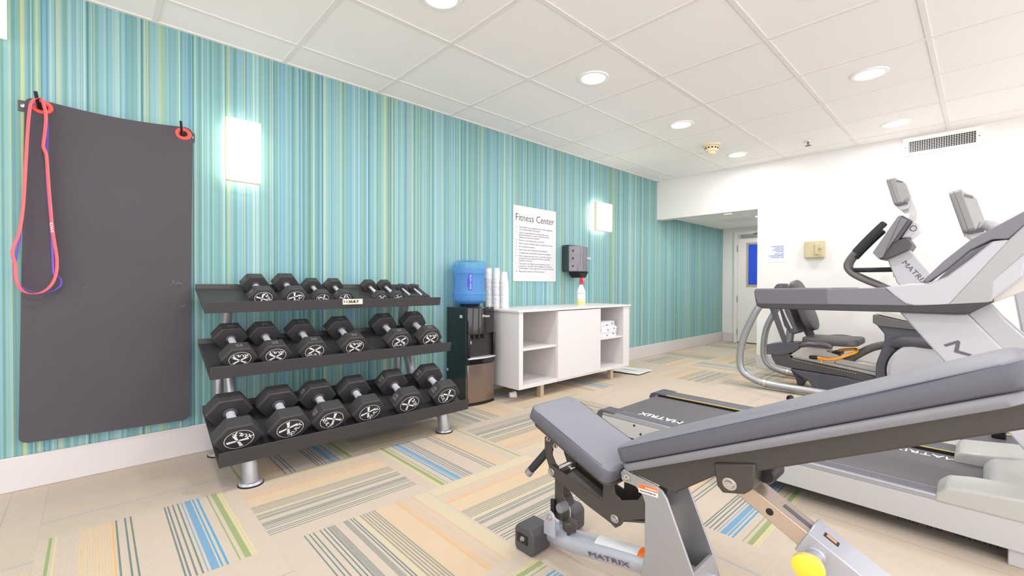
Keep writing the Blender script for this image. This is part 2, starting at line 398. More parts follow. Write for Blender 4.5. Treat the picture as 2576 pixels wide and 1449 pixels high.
# ------------------------------------------------------------ things on the back wall
t = thing('wall_vent', 'white rectangular air vent grille high on the back wall', 'vent', (2.66, YB, 2.077))
box('vent_back', 2.45, 2.868, YB-.006, YB, 2.108, 2.205, M_dark, t)
bm = nb(); x0, x1, z0, z1 = 2.411, 2.906, 2.076, 2.236
abox(bm, x0, x1, YB-.014, YB, z0, 2.108); abox(bm, x0, x1, YB-.014, YB, 2.205, z1)
abox(bm, x0, 2.45, YB-.014, YB, 2.108, 2.205); abox(bm, 2.868, x1, YB-.014, YB, 2.108, 2.205)
finish(bm, 'vent_frame', M_trimw, t)
bm = nb()
for k in range(28): abox(bm, 2.455+.0153*k, 2.4575+.0153*k, YB-.013, YB-.006, 2.108, 2.205)
for k in range(7): abox(bm, 2.45, 2.868, YB-.011, YB-.007, 2.119+.0137*k, 2.1210+.0137*k)
finish(bm, 'vent_grille', M_trimw, t)
bm = nb(); [alathe(bm, [(.004, -.016), (.004, -.012)], (x, YB, 2.156), 'Y', 8) for x in (2.43, 2.887)]; finish(bm, 'screws', M_dark, t)
t = thing('thermostat', 'beige plastic thermostat box on the white back wall', 'thermostat', (1.74, YB, 1.19))
prism('housing', [(1.655, YB), (1.66, YB-.05), (1.667, YB-.056), (1.815, YB-.056), (1.824, YB-.05), (1.83, YB)], 'Z', 1.195, 1.362, M_beige, t, .004)
for zz in (1.335, 1.31):
    for x in (1.69, 1.745): box('vent_slot', x, x+.010, YB-.0575, YB-.055, zz, zz+.005, M_tan, t)
prism('raised_dial', [(1.752, YB-.056), (1.757, YB-.07), (1.783, YB-.07), (1.79, YB-.056)], 'Z', 1.225, 1.33, M_beige, t, .003)
lathe('knob', [(.009, -.07), (.009, -.056)], (1.80, YB, 1.285), M_tan, t, 'Y', 12)
t = thing('wall_notice', 'small white notice with blue capital lettering taped beside the opening', 'notice', (1.385, YB, 1.165))
box('sheet', 1.285, 1.482, YB-.002, YB-.0005, 1.165, 1.352, mat('notice paper', (226, 230, 238), .4), t)
notice_lines = ['COMPLIMENTARY', 'DISPOSABLE', 'CLEANSERS ARE', 'AVAILABLE.', '', 'PLEASE WIPE', 'DOWN EQUIPMENT', 'AFTER EACH USE.']
zz = 1.324
for s in notice_lines:
    if s: text('lettering', s, .0195, (1.466, YB-.0026, zz), (1, 0, 0), (0, 0, 1), M_bink, t, align='RIGHT', sx=.82)
    zz -= .0185 if s else .008

# ------------------------------------------------------------ alcove door
t = thing('door_1', None, None, (.6, 7.47, 0)); t['kind'] = 'structure'
bm = nb(); abox(bm, .19, .243, 7.43, 7.47, 0, 1.757); abox(bm, 1.09, 1.143, 7.43, 7.47, 0, 1.757); abox(bm, .243, 1.09, 7.43, 7.47, 1.704, 1.757)
finish(bm, 'door_frame', M_door, t, bevel=.003)
d = box('door_panel', .246, 1.087, 7.445, 7.468, .012, 1.701, M_door, t, .002)
bm = nb(); xa, xb, za, zb = .372, .66, .888, 1.575
abox(bm, xa, xb, 7.437, 7.446, za, za+.03); abox(bm, xa, xb, 7.437, 7.446, zb-.03, zb); abox(bm, xa, xa+.03, 7.437, 7.446, za+.03, zb-.03); abox(bm, xb-.03, xb, 7.437, 7.446, za+.03, zb-.03)
finish(bm, 'window_frame', M_tan, d)
box('window_pane', xa+.03, xb-.03, 7.441, 7.444, za+.03, zb-.03, M_blue, d)
for z in (1.44, .64, .12): box('hinge', .236, .25, 7.425, 7.432, z, z+.1, M_silv, t, .002)
t2 = bm = nb(); abox(bm, .30, .62, 7.395, 7.43, 1.655, 1.69); finish(bm, 'door_closer', M_silv, t, bevel=.005)
tube('closer_arm', [(.48, 7.40, 1.70), (.62, 7.33, 1.73), (.70, 7.42, 1.735)], .007, M_silv, t, smooth=False)
box('door_sweep', .246, 1.087, 7.441, 7.446, .0, .012, M_black, t)
lathe('handle', [(.012, -.06), (.02, -.055), (.02, -.03), (.008, -.028), (.008, 0)], (1.03, 7.445, .82), M_silv, t, 'Y', 16)

# ------------------------------------------------------------ sconces
def sconce(y0, y1, z0, z1, label, e):
    t = thing('wall_sconce', label, 'wall light', (0, (y0+y1)/2, z0))
    box('back_plate', 0, .006, y0+.02, y1-.02, z0+.02, z1-.02, M_sconf, t)
    bm = nb(); abox(bm, .05, .085, y0, y1, z0, z1); abox(bm, .085, .092, y0, y0+.008, z0, z1); abox(bm, .085, .092, y0, y1, z0, z0+.007)
    finish(bm, 'frame', M_sconf, t, bevel=.002)
    box('diffuser', .085, .1, y0+.018, y1-.002, z0+.01, z1-.002, M_diff, t, .004)
    box('lamp_core', .006, .049, y0+.012, y1-.012, z0+.012, z1-.012, M_core, t)
sconce(.527, .697, 1.484, 1.828, 'glowing rectangular wall light above the dumbbell rack', 1.1)
sconce(3.905, 4.18, 1.495, 1.803, 'glowing rectangular wall light farther off, above the paper towel dispenser', .8)
t = box('wall_sconce', .0, .08, -.45, -.27, 1.973, 2.2, mat('white fixture', (250, 246, 240), .4, emit=.3), label='white wall fixture cut by the upper left corner of the view', cat='wall light', bevel=.004)

# ------------------------------------------------------------ hanging mat, hooks, bands
def hook(y, label, lean):
    t = thing('wall_hook', label, 'hook', (0, y, 1.68))
    a, b = (y-.068, y+.02) if lean < 0 else (y-.02, y+.066)
    box('plate', .001, .007, a, b, 1.676, 1.724, M_dkgy, t, .004)
    yy = a+.017 if lean < 0 else b-.017
    bm = nb(); alathe(bm, [(.009, .007), (.009, .010), (.006, .012)], (0, yy, 1.7), 'X', 14); finish(bm, 'screw', M_bolt, t)
    tube('peg', [(.006, y, 1.69), (.04, y, 1.69), (.075, y, 1.696), (.098, y-.004, 1.715), (.112, y-.008, 1.745)], .0065, M_black, t, n=5, seg=10)
hook(-.172, 'black wall hook at the left upper corner of the hanging mat', -1)
hook(.334, 'black wall hook at the right upper corner of the hanging mat', 1)
t = thing('exercise_mat', 'large charcoal foam exercise mat hanging from two wall hooks', 'exercise mat', (.05, .075, .2))
bm = nb(); NU, NV = 26, 30; G = {}
def mat_pt(u, v):
    """u 0..1 across, v 0..1 up; rounded corners, sagging top edge, slight bow off the wall"""
    zb, zt = .215-.016*u, 1.732+.004*u-.017*math.sin(math.pi*u)
    z = zb+(zt-zb)*v; f = v
    yl, yr = -.242+(-.216+.242)*f, .366+(.384-.366)*f
    r = .03; d = min(z-zb, zt-z); ins = r-math.sqrt(max(0, r*r-max(0, r-d)**2)) if d < r else 0
    return (.038+.012*math.sin(math.pi*v)*math.sin(math.pi*u), yl+ins+(yr-yl-2*ins)*u, z)
vv = [0, .004, .009, .0145, .0195]+[.0195+(.961)*k/24 for k in range(1, 25)]+[.9855, .991, .996, 1]
F_, B_ = [], []
for v in vv:
    F_.append([bm.verts.new(Vector(mat_pt(k/NU, v))+Vector((.011, 0, 0))) for k in range(NU+1)]); B_.append([bm.verts.new(mat_pt(k/NU, v)) for k in range(NU+1)])
for i in range(len(vv)-1):
    for k in range(NU):
        bm.faces.new((F_[i][k], F_[i][k+1], F_[i+1][k+1], F_[i+1][k])); bm.faces.new((B_[i][k], B_[i+1][k], B_[i+1][k+1], B_[i][k+1]))
    bm.faces.new((F_[i][0], F_[i+1][0], B_[i+1][0], B_[i][0])); bm.faces.new((F_[i][NU], B_[i][NU], B_[i+1][NU], F_[i+1][NU]))
for k in range(NU):
    bm.faces.new((F_[0][k], B_[0][k], B_[0][k+1], F_[0][k+1])); bm.faces.new((F_[-1][k], F_[-1][k+1], B_[-1][k+1], B_[-1][k]))
fs_ = finish(bm, 'foam_sheet', M_mat, t)
rm = random.Random(5); bm = nb()
for cy_, cz_, n_, sy_, sz_ in ((.306, .92, 26, .014, .006), (.335, .80, 10, .010, .005), (-.03, .90, 5, .010, .006)):
    for _ in range(n_):
        y_, z_ = cy_+rm.gauss(0, sy_), cz_+rm.gauss(0, sz_); l_ = rm.uniform(.001, .004)
        bm.faces.new([bm.verts.new((.0618, y_+a_, z_+b_)) for a_, b_ in ((-l_, -.0004), (l_, -.0003), (l_*.8, .0006), (-l_*.7, .0004))])
finish(bm, 'chalk_scuffs', mat('chalk dust', (150, 146, 150), .8), fs_)
for y in (-.163, .344):
    bm = nb(); path = [Vector((.051, y+.026*math.cos(2*math.pi*k/24), 1.699+.023*math.sin(2*math.pi*k/24))) for k in range(24)]
    atube(bm, path, .009, 8, ry=.004, closed=True, upv=(1, 0, 0)); finish(bm, 'grommet', M_gro, t)
    bm = nb(); alathe(bm, [(.0175, .0502), (.0175, .0506)], (0, y, 1.699), 'X', 18); finish(bm, 'grommet_hole', M_dark, t)
red = [(-.171, 1.722), (-.192, 1.70), (-.2, 1.639), (-.206, 1.536), (-.211, 1.416), (-.219, 1.244), (-.231, 1.133), (-.247, 1.073), (-.251, 1.039), (-.243, .997), (-.241, .938), (-.228, .892), (-.201, .872), (-.166, .878), (-.138, .908), (-.122, .957), (-.119, 1.028), (-.13, 1.133), (-.138, 1.254), (-.145, 1.393), (-.149, 1.479), (-.158, 1.515), (-.153, 1.582), (-.15, 1.652), (-.158, 1.705)]
pur = [(-.175, 1.706), (-.199, 1.672), (-.208, 1.558), (-.216, 1.368), (-.229, 1.144), (-.241, 1.041), (-.248, .955), (-.238, .913), (-.209, .885), (-.173, .874), (-.137, .881), (-.109, .907), (-.111, .94), (-.13, .957), (-.133, 1.028), (-.138, 1.187), (-.147, 1.327), (-.149, 1.467), (-.147, 1.572), (-.149, 1.66), (-.163, 1.704)]
def band(pl, x, m, label, w=.0085):
    bm = nb(); path = curve_pts([(x, a, b) for a, b in pl], 4, True)
    atube(bm, path, .0022, 10, ry=w, closed=True, upv=(.72, .69, 0)); return finish(bm, 'resistance_band', m, label=label, cat='resistance band')
b1 = band(red, .10, M_red, 'red loop resistance band hanging over the left mat hook')
band(pur, .078, M_pur, 'purple loop resistance band hanging behind the red one', .006)
text('lettering', 'KIWI', .02, (.1045, -.1405, 1.185), (0, 0.06, -1), (.69, .72, 0), M_emb, b1, sx=1)

# ------------------------------------------------------------ dumbbell rack
SL = .42; TA = math.atan(SL)
t = thing('dumbbell_rack', 'three tier dumbbell rack with black shelves and silver oval legs', 'rack', (.4, 1.06, 0))
def shelf(xf, zl, xb, y0=.388, y1=1.737, lip=.05, marks=()):
    """xf front x, zl lip bottom z, xb back x; tray slopes up to the wall"""
    zb = zl+(xf-xb)*SL; th = .006
    p = [(xf, zl), (xf+.012, zl+lip), (xf+.006, zl+lip), (xf-.006, zl+.008), (xb, zb+.006), (xb-.004, zb+.03), (xb-.012, zb+.03), (xb-.008, zb)]
    s = prism('shelf', p, 'Y', y0, y1, M_blk, t, .0015)
    q = [(xf-.012, zl+.0105), (xf-.012, zl+.0125), (xb+.01, zb+.004), (xb+.01, zb+.002)]
    if marks: 
        bm = nb()
        for a, b in marks: aprism(bm, q, 'Y', a, b)
        finish(bm, 'rubber_liner', M_rub2, s)
    return s
S3 = shelf(.672, .120, .285, lip=.068, marks=[(.40, 1.70)])
S2 = shelf(.478, .470, .165, lip=.062, marks=[(.40, 1.70)])
S1 = shelf(.352, .772, .085, lip=.056)
lp = box('name_plate', .362, .366, 1.055, 1.175, .797, .828, mat('cream label', (226, 214, 196), .5), S1)
text('lettering', 'XULT', .02, (.367, 1.088, .806), (0, 1, 0), (0, 0, 1), M_black, lp, sx=1.25, bold=.001)
bm = nb()
for s in (1, -1): aprism(bm, [(1.071+s*.002, .813), (1.071+s*.012, .822), (1.071+s*.009, .813), (1.071+s*.012, .804)], 'X', .366, .3672)
finish(bm, 'emblem', M_black, lp)
for ys in (.52, 1.585):
    ov = [(.040*math.cos(2*math.pi*k/20), .034*math.sin(2*math.pi*k/20)) for k in range(20)]
    tube('leg', [(.628, ys, .012), (.62, ys, .06), (.608, ys, .115)], 0, M_silv, t, shape=ov, n=5)
    tube('main_post', [(.57, ys, .11), (.45, ys, .155), (.345, ys, .20), (.25, ys, .27), (.215, ys, .36), (.165, ys, .46), (.112, ys, .55), (.105, ys, .63), (.118, ys, .71), (.15, ys, .80)], 0, M_silv, t, shape=[(.04*math.cos(2*math.pi*k/20), .026*math.sin(2*math.pi*k/20)) for k in range(20)], n=6)
    tube('rear_post', [(.115, ys-.035, .01), (.115, ys-.035, .3), (.11, ys-.03, .50), (.11, ys-.01, .56)], 0, M_silv, t, shape=[(.028*math.cos(2*math.pi*k/18), .022*math.sin(2*math.pi*k/18)) for k in range(18)], n=6)
    tube('bottom_brace', [(.12, ys-.03, .06), (.35, ys-.015, .10), (.58, ys, .15)], .02, M_silv, t, smooth=False)
    for (x, yy, nm) in ((.628, ys, 'foot'), (.115, ys-.035, 'foot')):
        f = lathe(nm, [(.050, 0), (.050, .008), (.047, .012), (.044, .016)], (x, yy, 0), M_lsil if ys < 1 and x > .5 else M_silv, t)
        lathe('rubber_pad', [(.053, 0), (.053, .006)], (x, yy, 0), M_black, f)
tube('rear_crossbar', [(.12, .465, .2), (.12, 1.57, .2)], .016, M_silv, t, smooth=False)

SQ = .80
def hexhead(x0, x1, Rr, bev=.06):
    """hexagonal head along local x with chamfered outer faces, flats up and down"""
    bm = nb(); ch = Rr*bev
    rings = []
    for x, rr in ((x0, Rr-ch), (x0+ch*.7, Rr), (x1-ch*.7, Rr), (x1, Rr-ch)):
        rings.append([bm.verts.new((x, rr*math.cos(R(60*k)), rr*math.sin(R(60*k))*SQ)) for k in range(6)])
    for i in range(3):
        for k in range(6): bm.faces.new((rings[i][k], rings[i][(k+1) % 6], rings[i+1][(k+1) % 6], rings[i+1][k]))
    bm.faces.new(rings[0][::-1]); bm.faces.new(rings[-1]); return bm
def emblem_bm(rad, x, rot):
    """ring, four-blade X and word, drawn in the local y-z plane at x"""
    bm = nb(); n = 40
    for k in range(n):
        a, b = 2*math.pi*k/n, 2*math.pi*(k+1)/n
        q = [(rad*math.cos(a), rad*math.sin(a)), (rad*math.cos(b), rad*math.sin(b)), (rad*.96*math.cos(b), rad*.96*math.sin(b)), (rad*.96*math.cos(a), rad*.96*math.sin(a))]
        bm.faces.new([bm.verts.new((x, p[0], p[1])) for p in q])
    s = rad*.92
    for sy in (1, -1):
        for sz in (1, -1):
            q = [(.03, .02), (.22, .04), (.74, .38), (.52, .56), (.30, .34), (.06, .16)]
            bm.faces.new([bm.verts.new((x, sy*a*s, (sz*b+.20)*s)) for a, b in q])
    return bm
_textcache = {}
def word(s):
    if s not in _textcache:
        c = bpy.data.curves.new('t', 'FONT'); c.body = s; c.size = 1; c.align_x = 'CENTER'; c.resolution_u = 1; c.offset = .035
        o = bpy.data.objects.new('t', c); COL.objects.link(o); dg = bpy.context.evaluated_depsgraph_get(); dg.update()
        _textcache[s] = bpy.data.meshes.new_from_object(o.evaluated_get(dg)); bpy.data.objects.remove(o)
    return _textcache[s]
def addword(bm, s, size, fn):
    n0 = len(bm.verts); bm.from_mesh(word(s)); bm.verts.ensure_lookup_table()
    for v in bm.verts[n0:]: v.co = Vector(fn(v.co.x*size, v.co.y*size))
def dumbbell(Rr, hl, gap, xf, zf, yc, label, rot, num, face, grp, ang=TA):
    """xf,zf: centre of the outer face of the front head; head nearer the viewer is the front one"""
    t = thing('dumbbell', label, 'dumbbell', (0, 0, 0), grp)
    L = 2*hl+gap
    heads = []
    for s, (a, b) in ((1, (-hl, 0)), (-1, (-L, -L+hl))):
        h = finish(hexhead(a, b, Rr), 'head', M_rub, t, org=(0, 0, 0), bevel=Rr*.035, sharp=20); heads.append(h)
    h0 = heads[0]
    for x, s in ((.0008, 1), (-L-.0008, -1)):
        bm = emblem_bm(Rr*.60, 0, rot); addword(bm, 'XULT', Rr*.27, lambda u, v: (0, u*1.35, v-Rr*.38))
        for v in bm.verts:
            u, w = v.co.y, v.co.z; a = R(rot); v.co = Vector((x, (u*math.cos(a)-w*math.sin(a))*s, (u*math.sin(a)+w*math.cos(a))*SQ))
        finish(bm, 'emblem', M_emb, heads[0] if s > 0 else heads[1], org=(0, 0, 0))
    if num:
        ap = Rr*math.cos(R(30))+.0006
        for hd, (xa, fl) in zip(heads, ((-hl/2, 1), (-L+hl/2, -1))):
            bm = nb(); A = R(face)
            def fn(u, v, xa=xa, fl=fl):
                tt = u*fl; xx = xa+v*fl  # text runs across the facet, up points along the handle axis
                if face == 90: return (xa-(v-Rr*.12)*fl, tt, ap*SQ)
                # side facet: reading direction along the slanted edge
                return (xa-(v-Rr*.12)*fl, tt*math.sin(A)+ap*math.cos(A), (-tt*math.cos(A)+ap*math.sin(A))*SQ)
            addword(bm, num, Rr*.42, fn); finish(bm, 'weight_number', M_engr, hd, org=(0, 0, 0))
    bm = nb(); alathe(bm, [(Rr*.2, -hl-.001), (Rr*.19, -hl-gap*.2), (Rr*.215, -hl-gap*.5), (Rr*.19, -hl-gap*.8), (Rr*.2, -hl-gap+.001)], (0, 0, 0), 'X', 18, .9)
    finish(bm, 'handle', M_chr, t, org=(0, 0, 0))
    for xx in (-hl-.004, -hl-gap+.004):
        bm = nb(); alathe(bm, [(Rr*.30, -.005), (Rr*.30, .003), (Rr*.22, .006)] if xx > -hl-gap/2 else [(Rr*.22, -.006), (Rr*.30, -.003), (Rr*.30, .005)], (xx, 0, 0), 'X', 18, .9)
        finish(bm, 'collar', M_dkgy, t, org=(0, 0, 0))
    t.rotation_euler = (0, ang, 0); t.location = (xf, yc, zf)
    return t
# surface height of each tray
def trayz(xf, zl, x): return zl+.0125+(xf-.012-x)*SL
def place(tray, Rr, hl, gap, xf, yc, label, rot, num, face, grp):
    sx, zl = tray; ap = Rr*math.cos(R(30))*SQ
    # centre line sits ap above the tray, measured square to the slope
    zc = trayz(sx, zl, xf)+ap/math.cos(TA)*1.0
    off = ap*math.sin(TA)
    return dumbbell(Rr, hl, gap, xf+0*off, zc, yc, label, rot, num, face, grp)
LOW, MID, TOP = (.672, .120), (.478, .470), (.352, .772-.002)
g = 'hex dumbbells on the bottom shelf'
low = [(.473, 0.100, 'leftmost black hex dumbbell on the bottom shelf', 150, '40', 0), (.688, .101, 'second black hex dumbbell from the left on the bottom shelf', 60, '40', 0), (.887, .1, 'black hex dumbbell marked 45 on the bottom shelf, white scuffs on its rear head', -60, '45', 150),
       (1.093, .098, 'black hex dumbbell on the bottom shelf between the 45 and the left 50', 60, '45', 0), (1.338, .101, 'left one of the two black hex dumbbells marked 50', 120, '50', 150), (1.600, .103, 'rightmost black hex dumbbell on the bottom shelf, marked 50', -60, '50', 150)]
ZL = .205
for i, (yc, Rr, lb, rot, num, face) in enumerate(low):
    place(LOW, Rr, .078, .124, .634, yc, lb, rot, num if face else None, face or 90, g)
g = 'hex dumbbells on the middle shelf'
mid = [(.516, .08, 'leftmost black hex dumbbell on the middle shelf, marked 25', 180, '25', 90), (.676, .08, 'second hex dumbbell from the left on the middle shelf, marked 25', 180, '25', 90), (.867, .082, 'third hex dumbbell from the left on the middle shelf, marked 30 with upright emblem', 0, '30', 90),
       (1.092, .086, 'fourth hex dumbbell on the middle shelf, the one standing apart', 180, '30', 90), (1.381, .090, 'fifth hex dumbbell on the middle shelf with upright emblem', 0, '35', 90), (1.602, .093, 'rightmost hex dumbbell on the middle shelf', 180, '35', 90)]
for yc, Rr, lb, rot, num, face in mid: place(MID, Rr, .072, .142, .447, yc, lb, rot, num, face, g)
g = 'hex dumbbells on the top shelf'
top = [(.650, .071, 'leftmost dumbbell on the top shelf, marked 20 on its slanted side', 120, '20', 150, .055, .115), (.810, .072, 'second dumbbell from the left on the top shelf, its emblem fully in view', 60, '20', 0, .055, .125), (.955, .058, 'third dumbbell from the left on the top shelf', -60, '15', 0, .05, .120), (1.085, .058, 'fourth dumbbell from the left on the top shelf, marked 15', 120, '15', 150, .05, .120),
       (1.320, .052, 'fifth dumbbell on the top shelf, first after the empty gap', 0, '10', 0, .045, .135), (1.432, .052, 'sixth dumbbell from the left on the top shelf', -20, '10', 0, .045, .135), (1.555, .037, 'second smallest dumbbell, next to the last on the top shelf', 10, '5', 0, .032, .145), (1.648, .036, 'smallest black hex dumbbell at the right end of the top shelf', 0, '5', 0, .032, .145)]
for yc, Rr, lb, rot, num, face, hl, gap in top: place(TOP, Rr, hl, gap, .325, yc, lb, rot, num if face else None, face or 90, g)

# ------------------------------------------------------------ water cooler, bottle
t = thing('water_cooler', 'tall black water cooler with a stainless lower door', 'water cooler', (.16, 2.15, 0))
y0, y1 = 2.028, 2.292
box('side_panel', .02, .262, y0, y0+.012, .012, .738, M_cool, t, .004)
box('body', .02, .262, y0+.012, y1, .012, .735, M_gloss, t, .01)
def bowed(x0, x1, z0, z1, bow=.02): 
    pts = [(x0, y0)]
    pts = [(x0, y0+.004)]+[(x1+bow*math.sin(math.pi*k/10), y0+(y1-y0)*k/10) for k in range(11)]+[(x0, y1-.004)]
    return pts
prism('upper_panel', bowed(.2, .288, 0, 0), 'Z', .535, .742, M_gloss, t, .008)
box('dispensing_niche', .262, .268, y0+.012, y1-.012, .36, .535, mat('niche black', (48, 46, 46), .25), t)
bm = nb(); abox(bm, .262, .30, y0, y0+.018, .36, .54); abox(bm, .262, .30, y1-.018, y1, .36, .54); finish(bm, 'niche_cheeks', M_gloss, t, bevel=.003)
for k in range(3): lathe('tap', [(.010, 0), (.013, .012), (.009, .03), (.011, .04)], (.288, 2.085+.05*k, .502), M_black, t, seg=12)
prism('drip_tray', bowed(.2, .298, 0, 0, .02), 'Z', .315, .36, M_gloss, t, .004)
prism('chrome_rim', bowed(.26, .30, 0, 0, .021), 'Z', .352, .363, M_chr, t, .002)
prism('lower_door', bowed(.2, .288, 0, 0), 'Z', .02, .312, M_ss, t, .006)
prism('plinth', bowed(.03, .285, 0, 0), 'Z', 0, .02, M_black, t)
lathe('bottle_socket', [(.10, .735), (.09, .75), (.075, .765)], (.145, 2.158, 0), M_gloss, t)
box('rating_label', .19, .222, y0-.001, y0+.001, .66, .682, M_paper, t)
lathe('leak_plug', [(.010, -.006), (.012, 0)], (.03, y0, .245), M_lgy, t, 'Y', 14)
lathe('child_lock_button', [(.014, .268), (.014, .272), (.010, .276)], (0, 2.065, .475), M_lgy, t, 'X', 16)
text('lettering', 'Primo', .03, (.312, 2.15, .665), (0, 1, 0), (0, 0, 1), M_emb, t)
mw = bpy.data.materials.new('blue water jug plastic'); mw.use_nodes = True; b = mw.node_tree.nodes['Principled BSDF']
b.inputs['Base Color'].default_value = (.38, .72, 1.0, 1); b.inputs['Roughness'].default_value = .06; b.inputs['Transmission Weight'].default_value = .8; b.inputs['IOR'].default_value = 1.08
b.inputs['Emission Color'].default_value = (0, 0, 0, 1)
t = thing('water_bottle', 'large translucent blue water jug upside down on the cooler', 'water bottle', (.145, 2.158, .755))
rb = .127
prof = [(.03, .745), (.06, .757), (.095, .768), (.118, .785), (.126, .80), (rb, .82), (rb, .835), (.131, .840), (rb, .846), (.122, .853), (.122, .868), (.118, .878), (.118, .985), (.122, .992), (rb, .998), (.131, 1.003), (rb, 1.008), (rb, 1.075), (.124, 1.09), (.114, 1.098), (.09, 1.098), (.075, 1.09), (.0, 1.088)]
lathe('jug', [(r, h) for r, h in prof], (.145, 2.158, 0), mw, t, seg=48)
mwa = bpy.data.materials.new('blue tinted water'); mwa.use_nodes = True; b = mwa.node_tree.nodes['Principled BSDF']
b.inputs['Base Color'].default_value = (.22, .55, 1.0, 1); b.inputs['Roughness'].default_value = .03; b.inputs['Transmission Weight'].default_value = .75; b.inputs['IOR'].default_value = 1.25
lathe('water', [(.05, .762), (.108, .79), (.119, .82), (.114, .87), (.114, .985), (.119, 1.01), (.119, 1.042), (.0, 1.0425)], (.145, 2.158, 0), mwa, t, seg=40)
pur2 = mat('deep blue label plastic', (46, 54, 190), .3)
a0 = R(-38)
cx, cy = .145+.1225*math.cos(a0), 2.158+.1225*math.sin(a0)
bm = nb()
for k in range(8):
    a = a0+R(-8+2*k); b_ = a0+R(-6+2*k)
    for z0, z1 in (((.872, .995),) if k >= 2 else ((.905, .965),)):
        bm.faces.new([bm.verts.new((.145+.1235*math.cos(q), 2.158+.1235*math.sin(q), z)) for q, z in ((a, z0), (b_, z0), (b_, z1), (a, z1))])
finish(bm, 'label', pur2, t)
dr = Vector((math.cos(a0+R(3)), math.sin(a0+R(3)), 0)); 
text('lettering', 'PRIMO WATER', .017, Vector((.145, 2.158, .878))+dr*.126+Vector((-dr.y, dr.x, 0))*.006, (0, 0, 1), (dr.y, -dr.x, 0), M_emb, t, sx=1)
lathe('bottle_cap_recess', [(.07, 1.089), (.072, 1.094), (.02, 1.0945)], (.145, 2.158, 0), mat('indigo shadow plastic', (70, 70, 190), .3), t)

# ------------------------------------------------------------ cabinet
y0, y1, z0, z1, xf, xb = 2.378, 3.925, .100, .700, .478, .03
t = thing('storage_cabinet', 'long white open sideboard cabinet on short metal legs', 'cabinet', ((xf+xb)/2, (y0+y1)/2, 0))
bm = nb()
abox(bm, xb, xf, y0, y0+.045, z0, z1); abox(bm, xb, xf, y1-.105, y1-.0, z0, z1); abox(bm, xb, xf, y0+.045, y1-.105, z0, z0+.03)
finish(bm, 'carcass', M_cab, t, bevel=.002)
box('back_panel', xb, xb+.012, y0+.045, y1-.105, z0+.03, z1, M_cabin, t)
box('divider', xb+.012, xf-.012, 2.824, 2.842, z0+.03, z1, M_cabin, t)
box('divider', xb+.012, xf-.012, 3.42, 3.438, z0+.03, z1, M_cabin, t)
box('shelf', xb+.012, xf-.015, y0+.045, 2.824, .395, .413, M_cab, t, .001)
box('shelf', xb+.012, xf-.015, 3.438, y1-.105, .395, .413, M_cab, t, .001)
box('door', xf-.012, xf+.004, 2.83, 3.434, z0+.016, z1-.006, M_cab, t, .0015)
box('countertop', .0, xf+.012, y0-.02, y1+.012, z1, z1+.016, M_cab, t, .002)
for (x, yy) in ((.44, 2.66), (.44, 3.65), (.07, 2.66), (.07, 3.65)): box('leg', x-.022, x+.022, yy-.02, yy+.02, 0, z0, M_leg, t, .002)
# towels
g = 'folded white towels in the right cubby'
def towel(z, yc, w, lb, s):
    rr = random.Random(s); bm = nb(); n = 14; top_ = []; 
    t = thing('towel', lb, 'towel', (.25, yc, z), g)
    def layer(zz, h, ph):
        pts = []
        for k in range(13):
            a = math.pi*k/12-math.pi/2
            pts.append((w/2*(.96)+h*.5*math.cos(a)*.9, zz+h/2+h/2*math.sin(a)))
        pts = [(yc-w/2, zz)]+[(yc+p, q) for p, q in pts]+[(yc-w/2, zz+h)]
        return pts
    for k in range(2):
        bm = nb(); p = layer(z+.024*k, .0235, 0); A = []
        for xi in range(8):
            x = .12+.33*xi/7; A.append([bm.verts.new((x+.004*math.sin(3*q[1]*60+k), q[0], q[1]+(.0025*math.sin(xi*1.7+k+s)*(1 if q[1] > z+.024*k+.01 else 0)))) for q in p])
        for i in range(7):
            for j in range(len(p)): bm.faces.new((A[i][j], A[i][(j+1) % len(p)], A[i+1][(j+1) % len(p)], A[i+1][j]))
        bm.faces.new(A[0][::-1]); bm.faces.new(A[-1]); finish(bm, 'fold', mat('white terry cloth', (226, 226, 232), .95, bump=.5, bscale=400), t)
    for k, yy in enumerate((yc-w*.1, yc+w*.3)): box('blue_hem', .448, .4535, yy, yy+.018, z+.012+.01*k, z+.02+.01*k, mat('dark blue hem', (70, 72, 110), .8), t)
towel(.414, 3.60, .26, 'lowest folded white towel in the cabinet cubby', 1)
towel(.464, 3.612, .25, 'middle folded white towel in the cabinet cubby', 2)
towel(.514, 3.59, .22, 'topmost folded white towel in the cabinet cubby', 3)
# cup stacks
def cup_mesh():
    bm = nb(); alathe(bm, [(.0345, 0), (.0355, .002), (.0355, .006), (.0335, .008), (.0235, .088), (.021, .09)], (0, 0, 0), 'Z', 20); return bm
proto = None
for (cx, cy, n, lb) in ((.045, 2.445, 23, 'white foam cup in the stack half hidden behind the water jug'), (.112, 2.472, 23, 'white foam cup in the middle one of the three stacks'), (.175, 2.502, 20, 'white foam cup in the shorter right hand stack')):
    for k in range(n):
        if proto is None: proto = finish(cup_mesh(), 'foam_cup', M_cup, org=(0, 0, 0)); o = proto
        else: o = proto.copy(); COL.objects.link(o)
        o.location = (cx+.0015*math.sin(k*1.3), cy+.0015*math.cos(k*2.1)-.0002*k, z1+.0162+.0112*k); tagp(o, lb, 'cup', lb.replace('white foam cup', 'cups'))
t = thing('foam_cup', 'white foam cup lying on the carpet under the cabinet', 'cup', (.34, 2.47, .033))
bm = nb(); d0 = Vector((.45, .85, 0)).normalized(); 
path = [Vector((.315, 2.43, .024)), Vector((.34, 2.478, .028)), Vector((.345, 2.488, .029)), Vector((.34, 2.478, .028)), Vector((.316, 2.432, .024))]
atube(bm, path, [.022, .029, .031, .027, .019], 20, caps=True, upv=(0, 0, 1)); finish(bm, 'cup_wall', mat('dull foam', (225, 222, 218), .6), t)
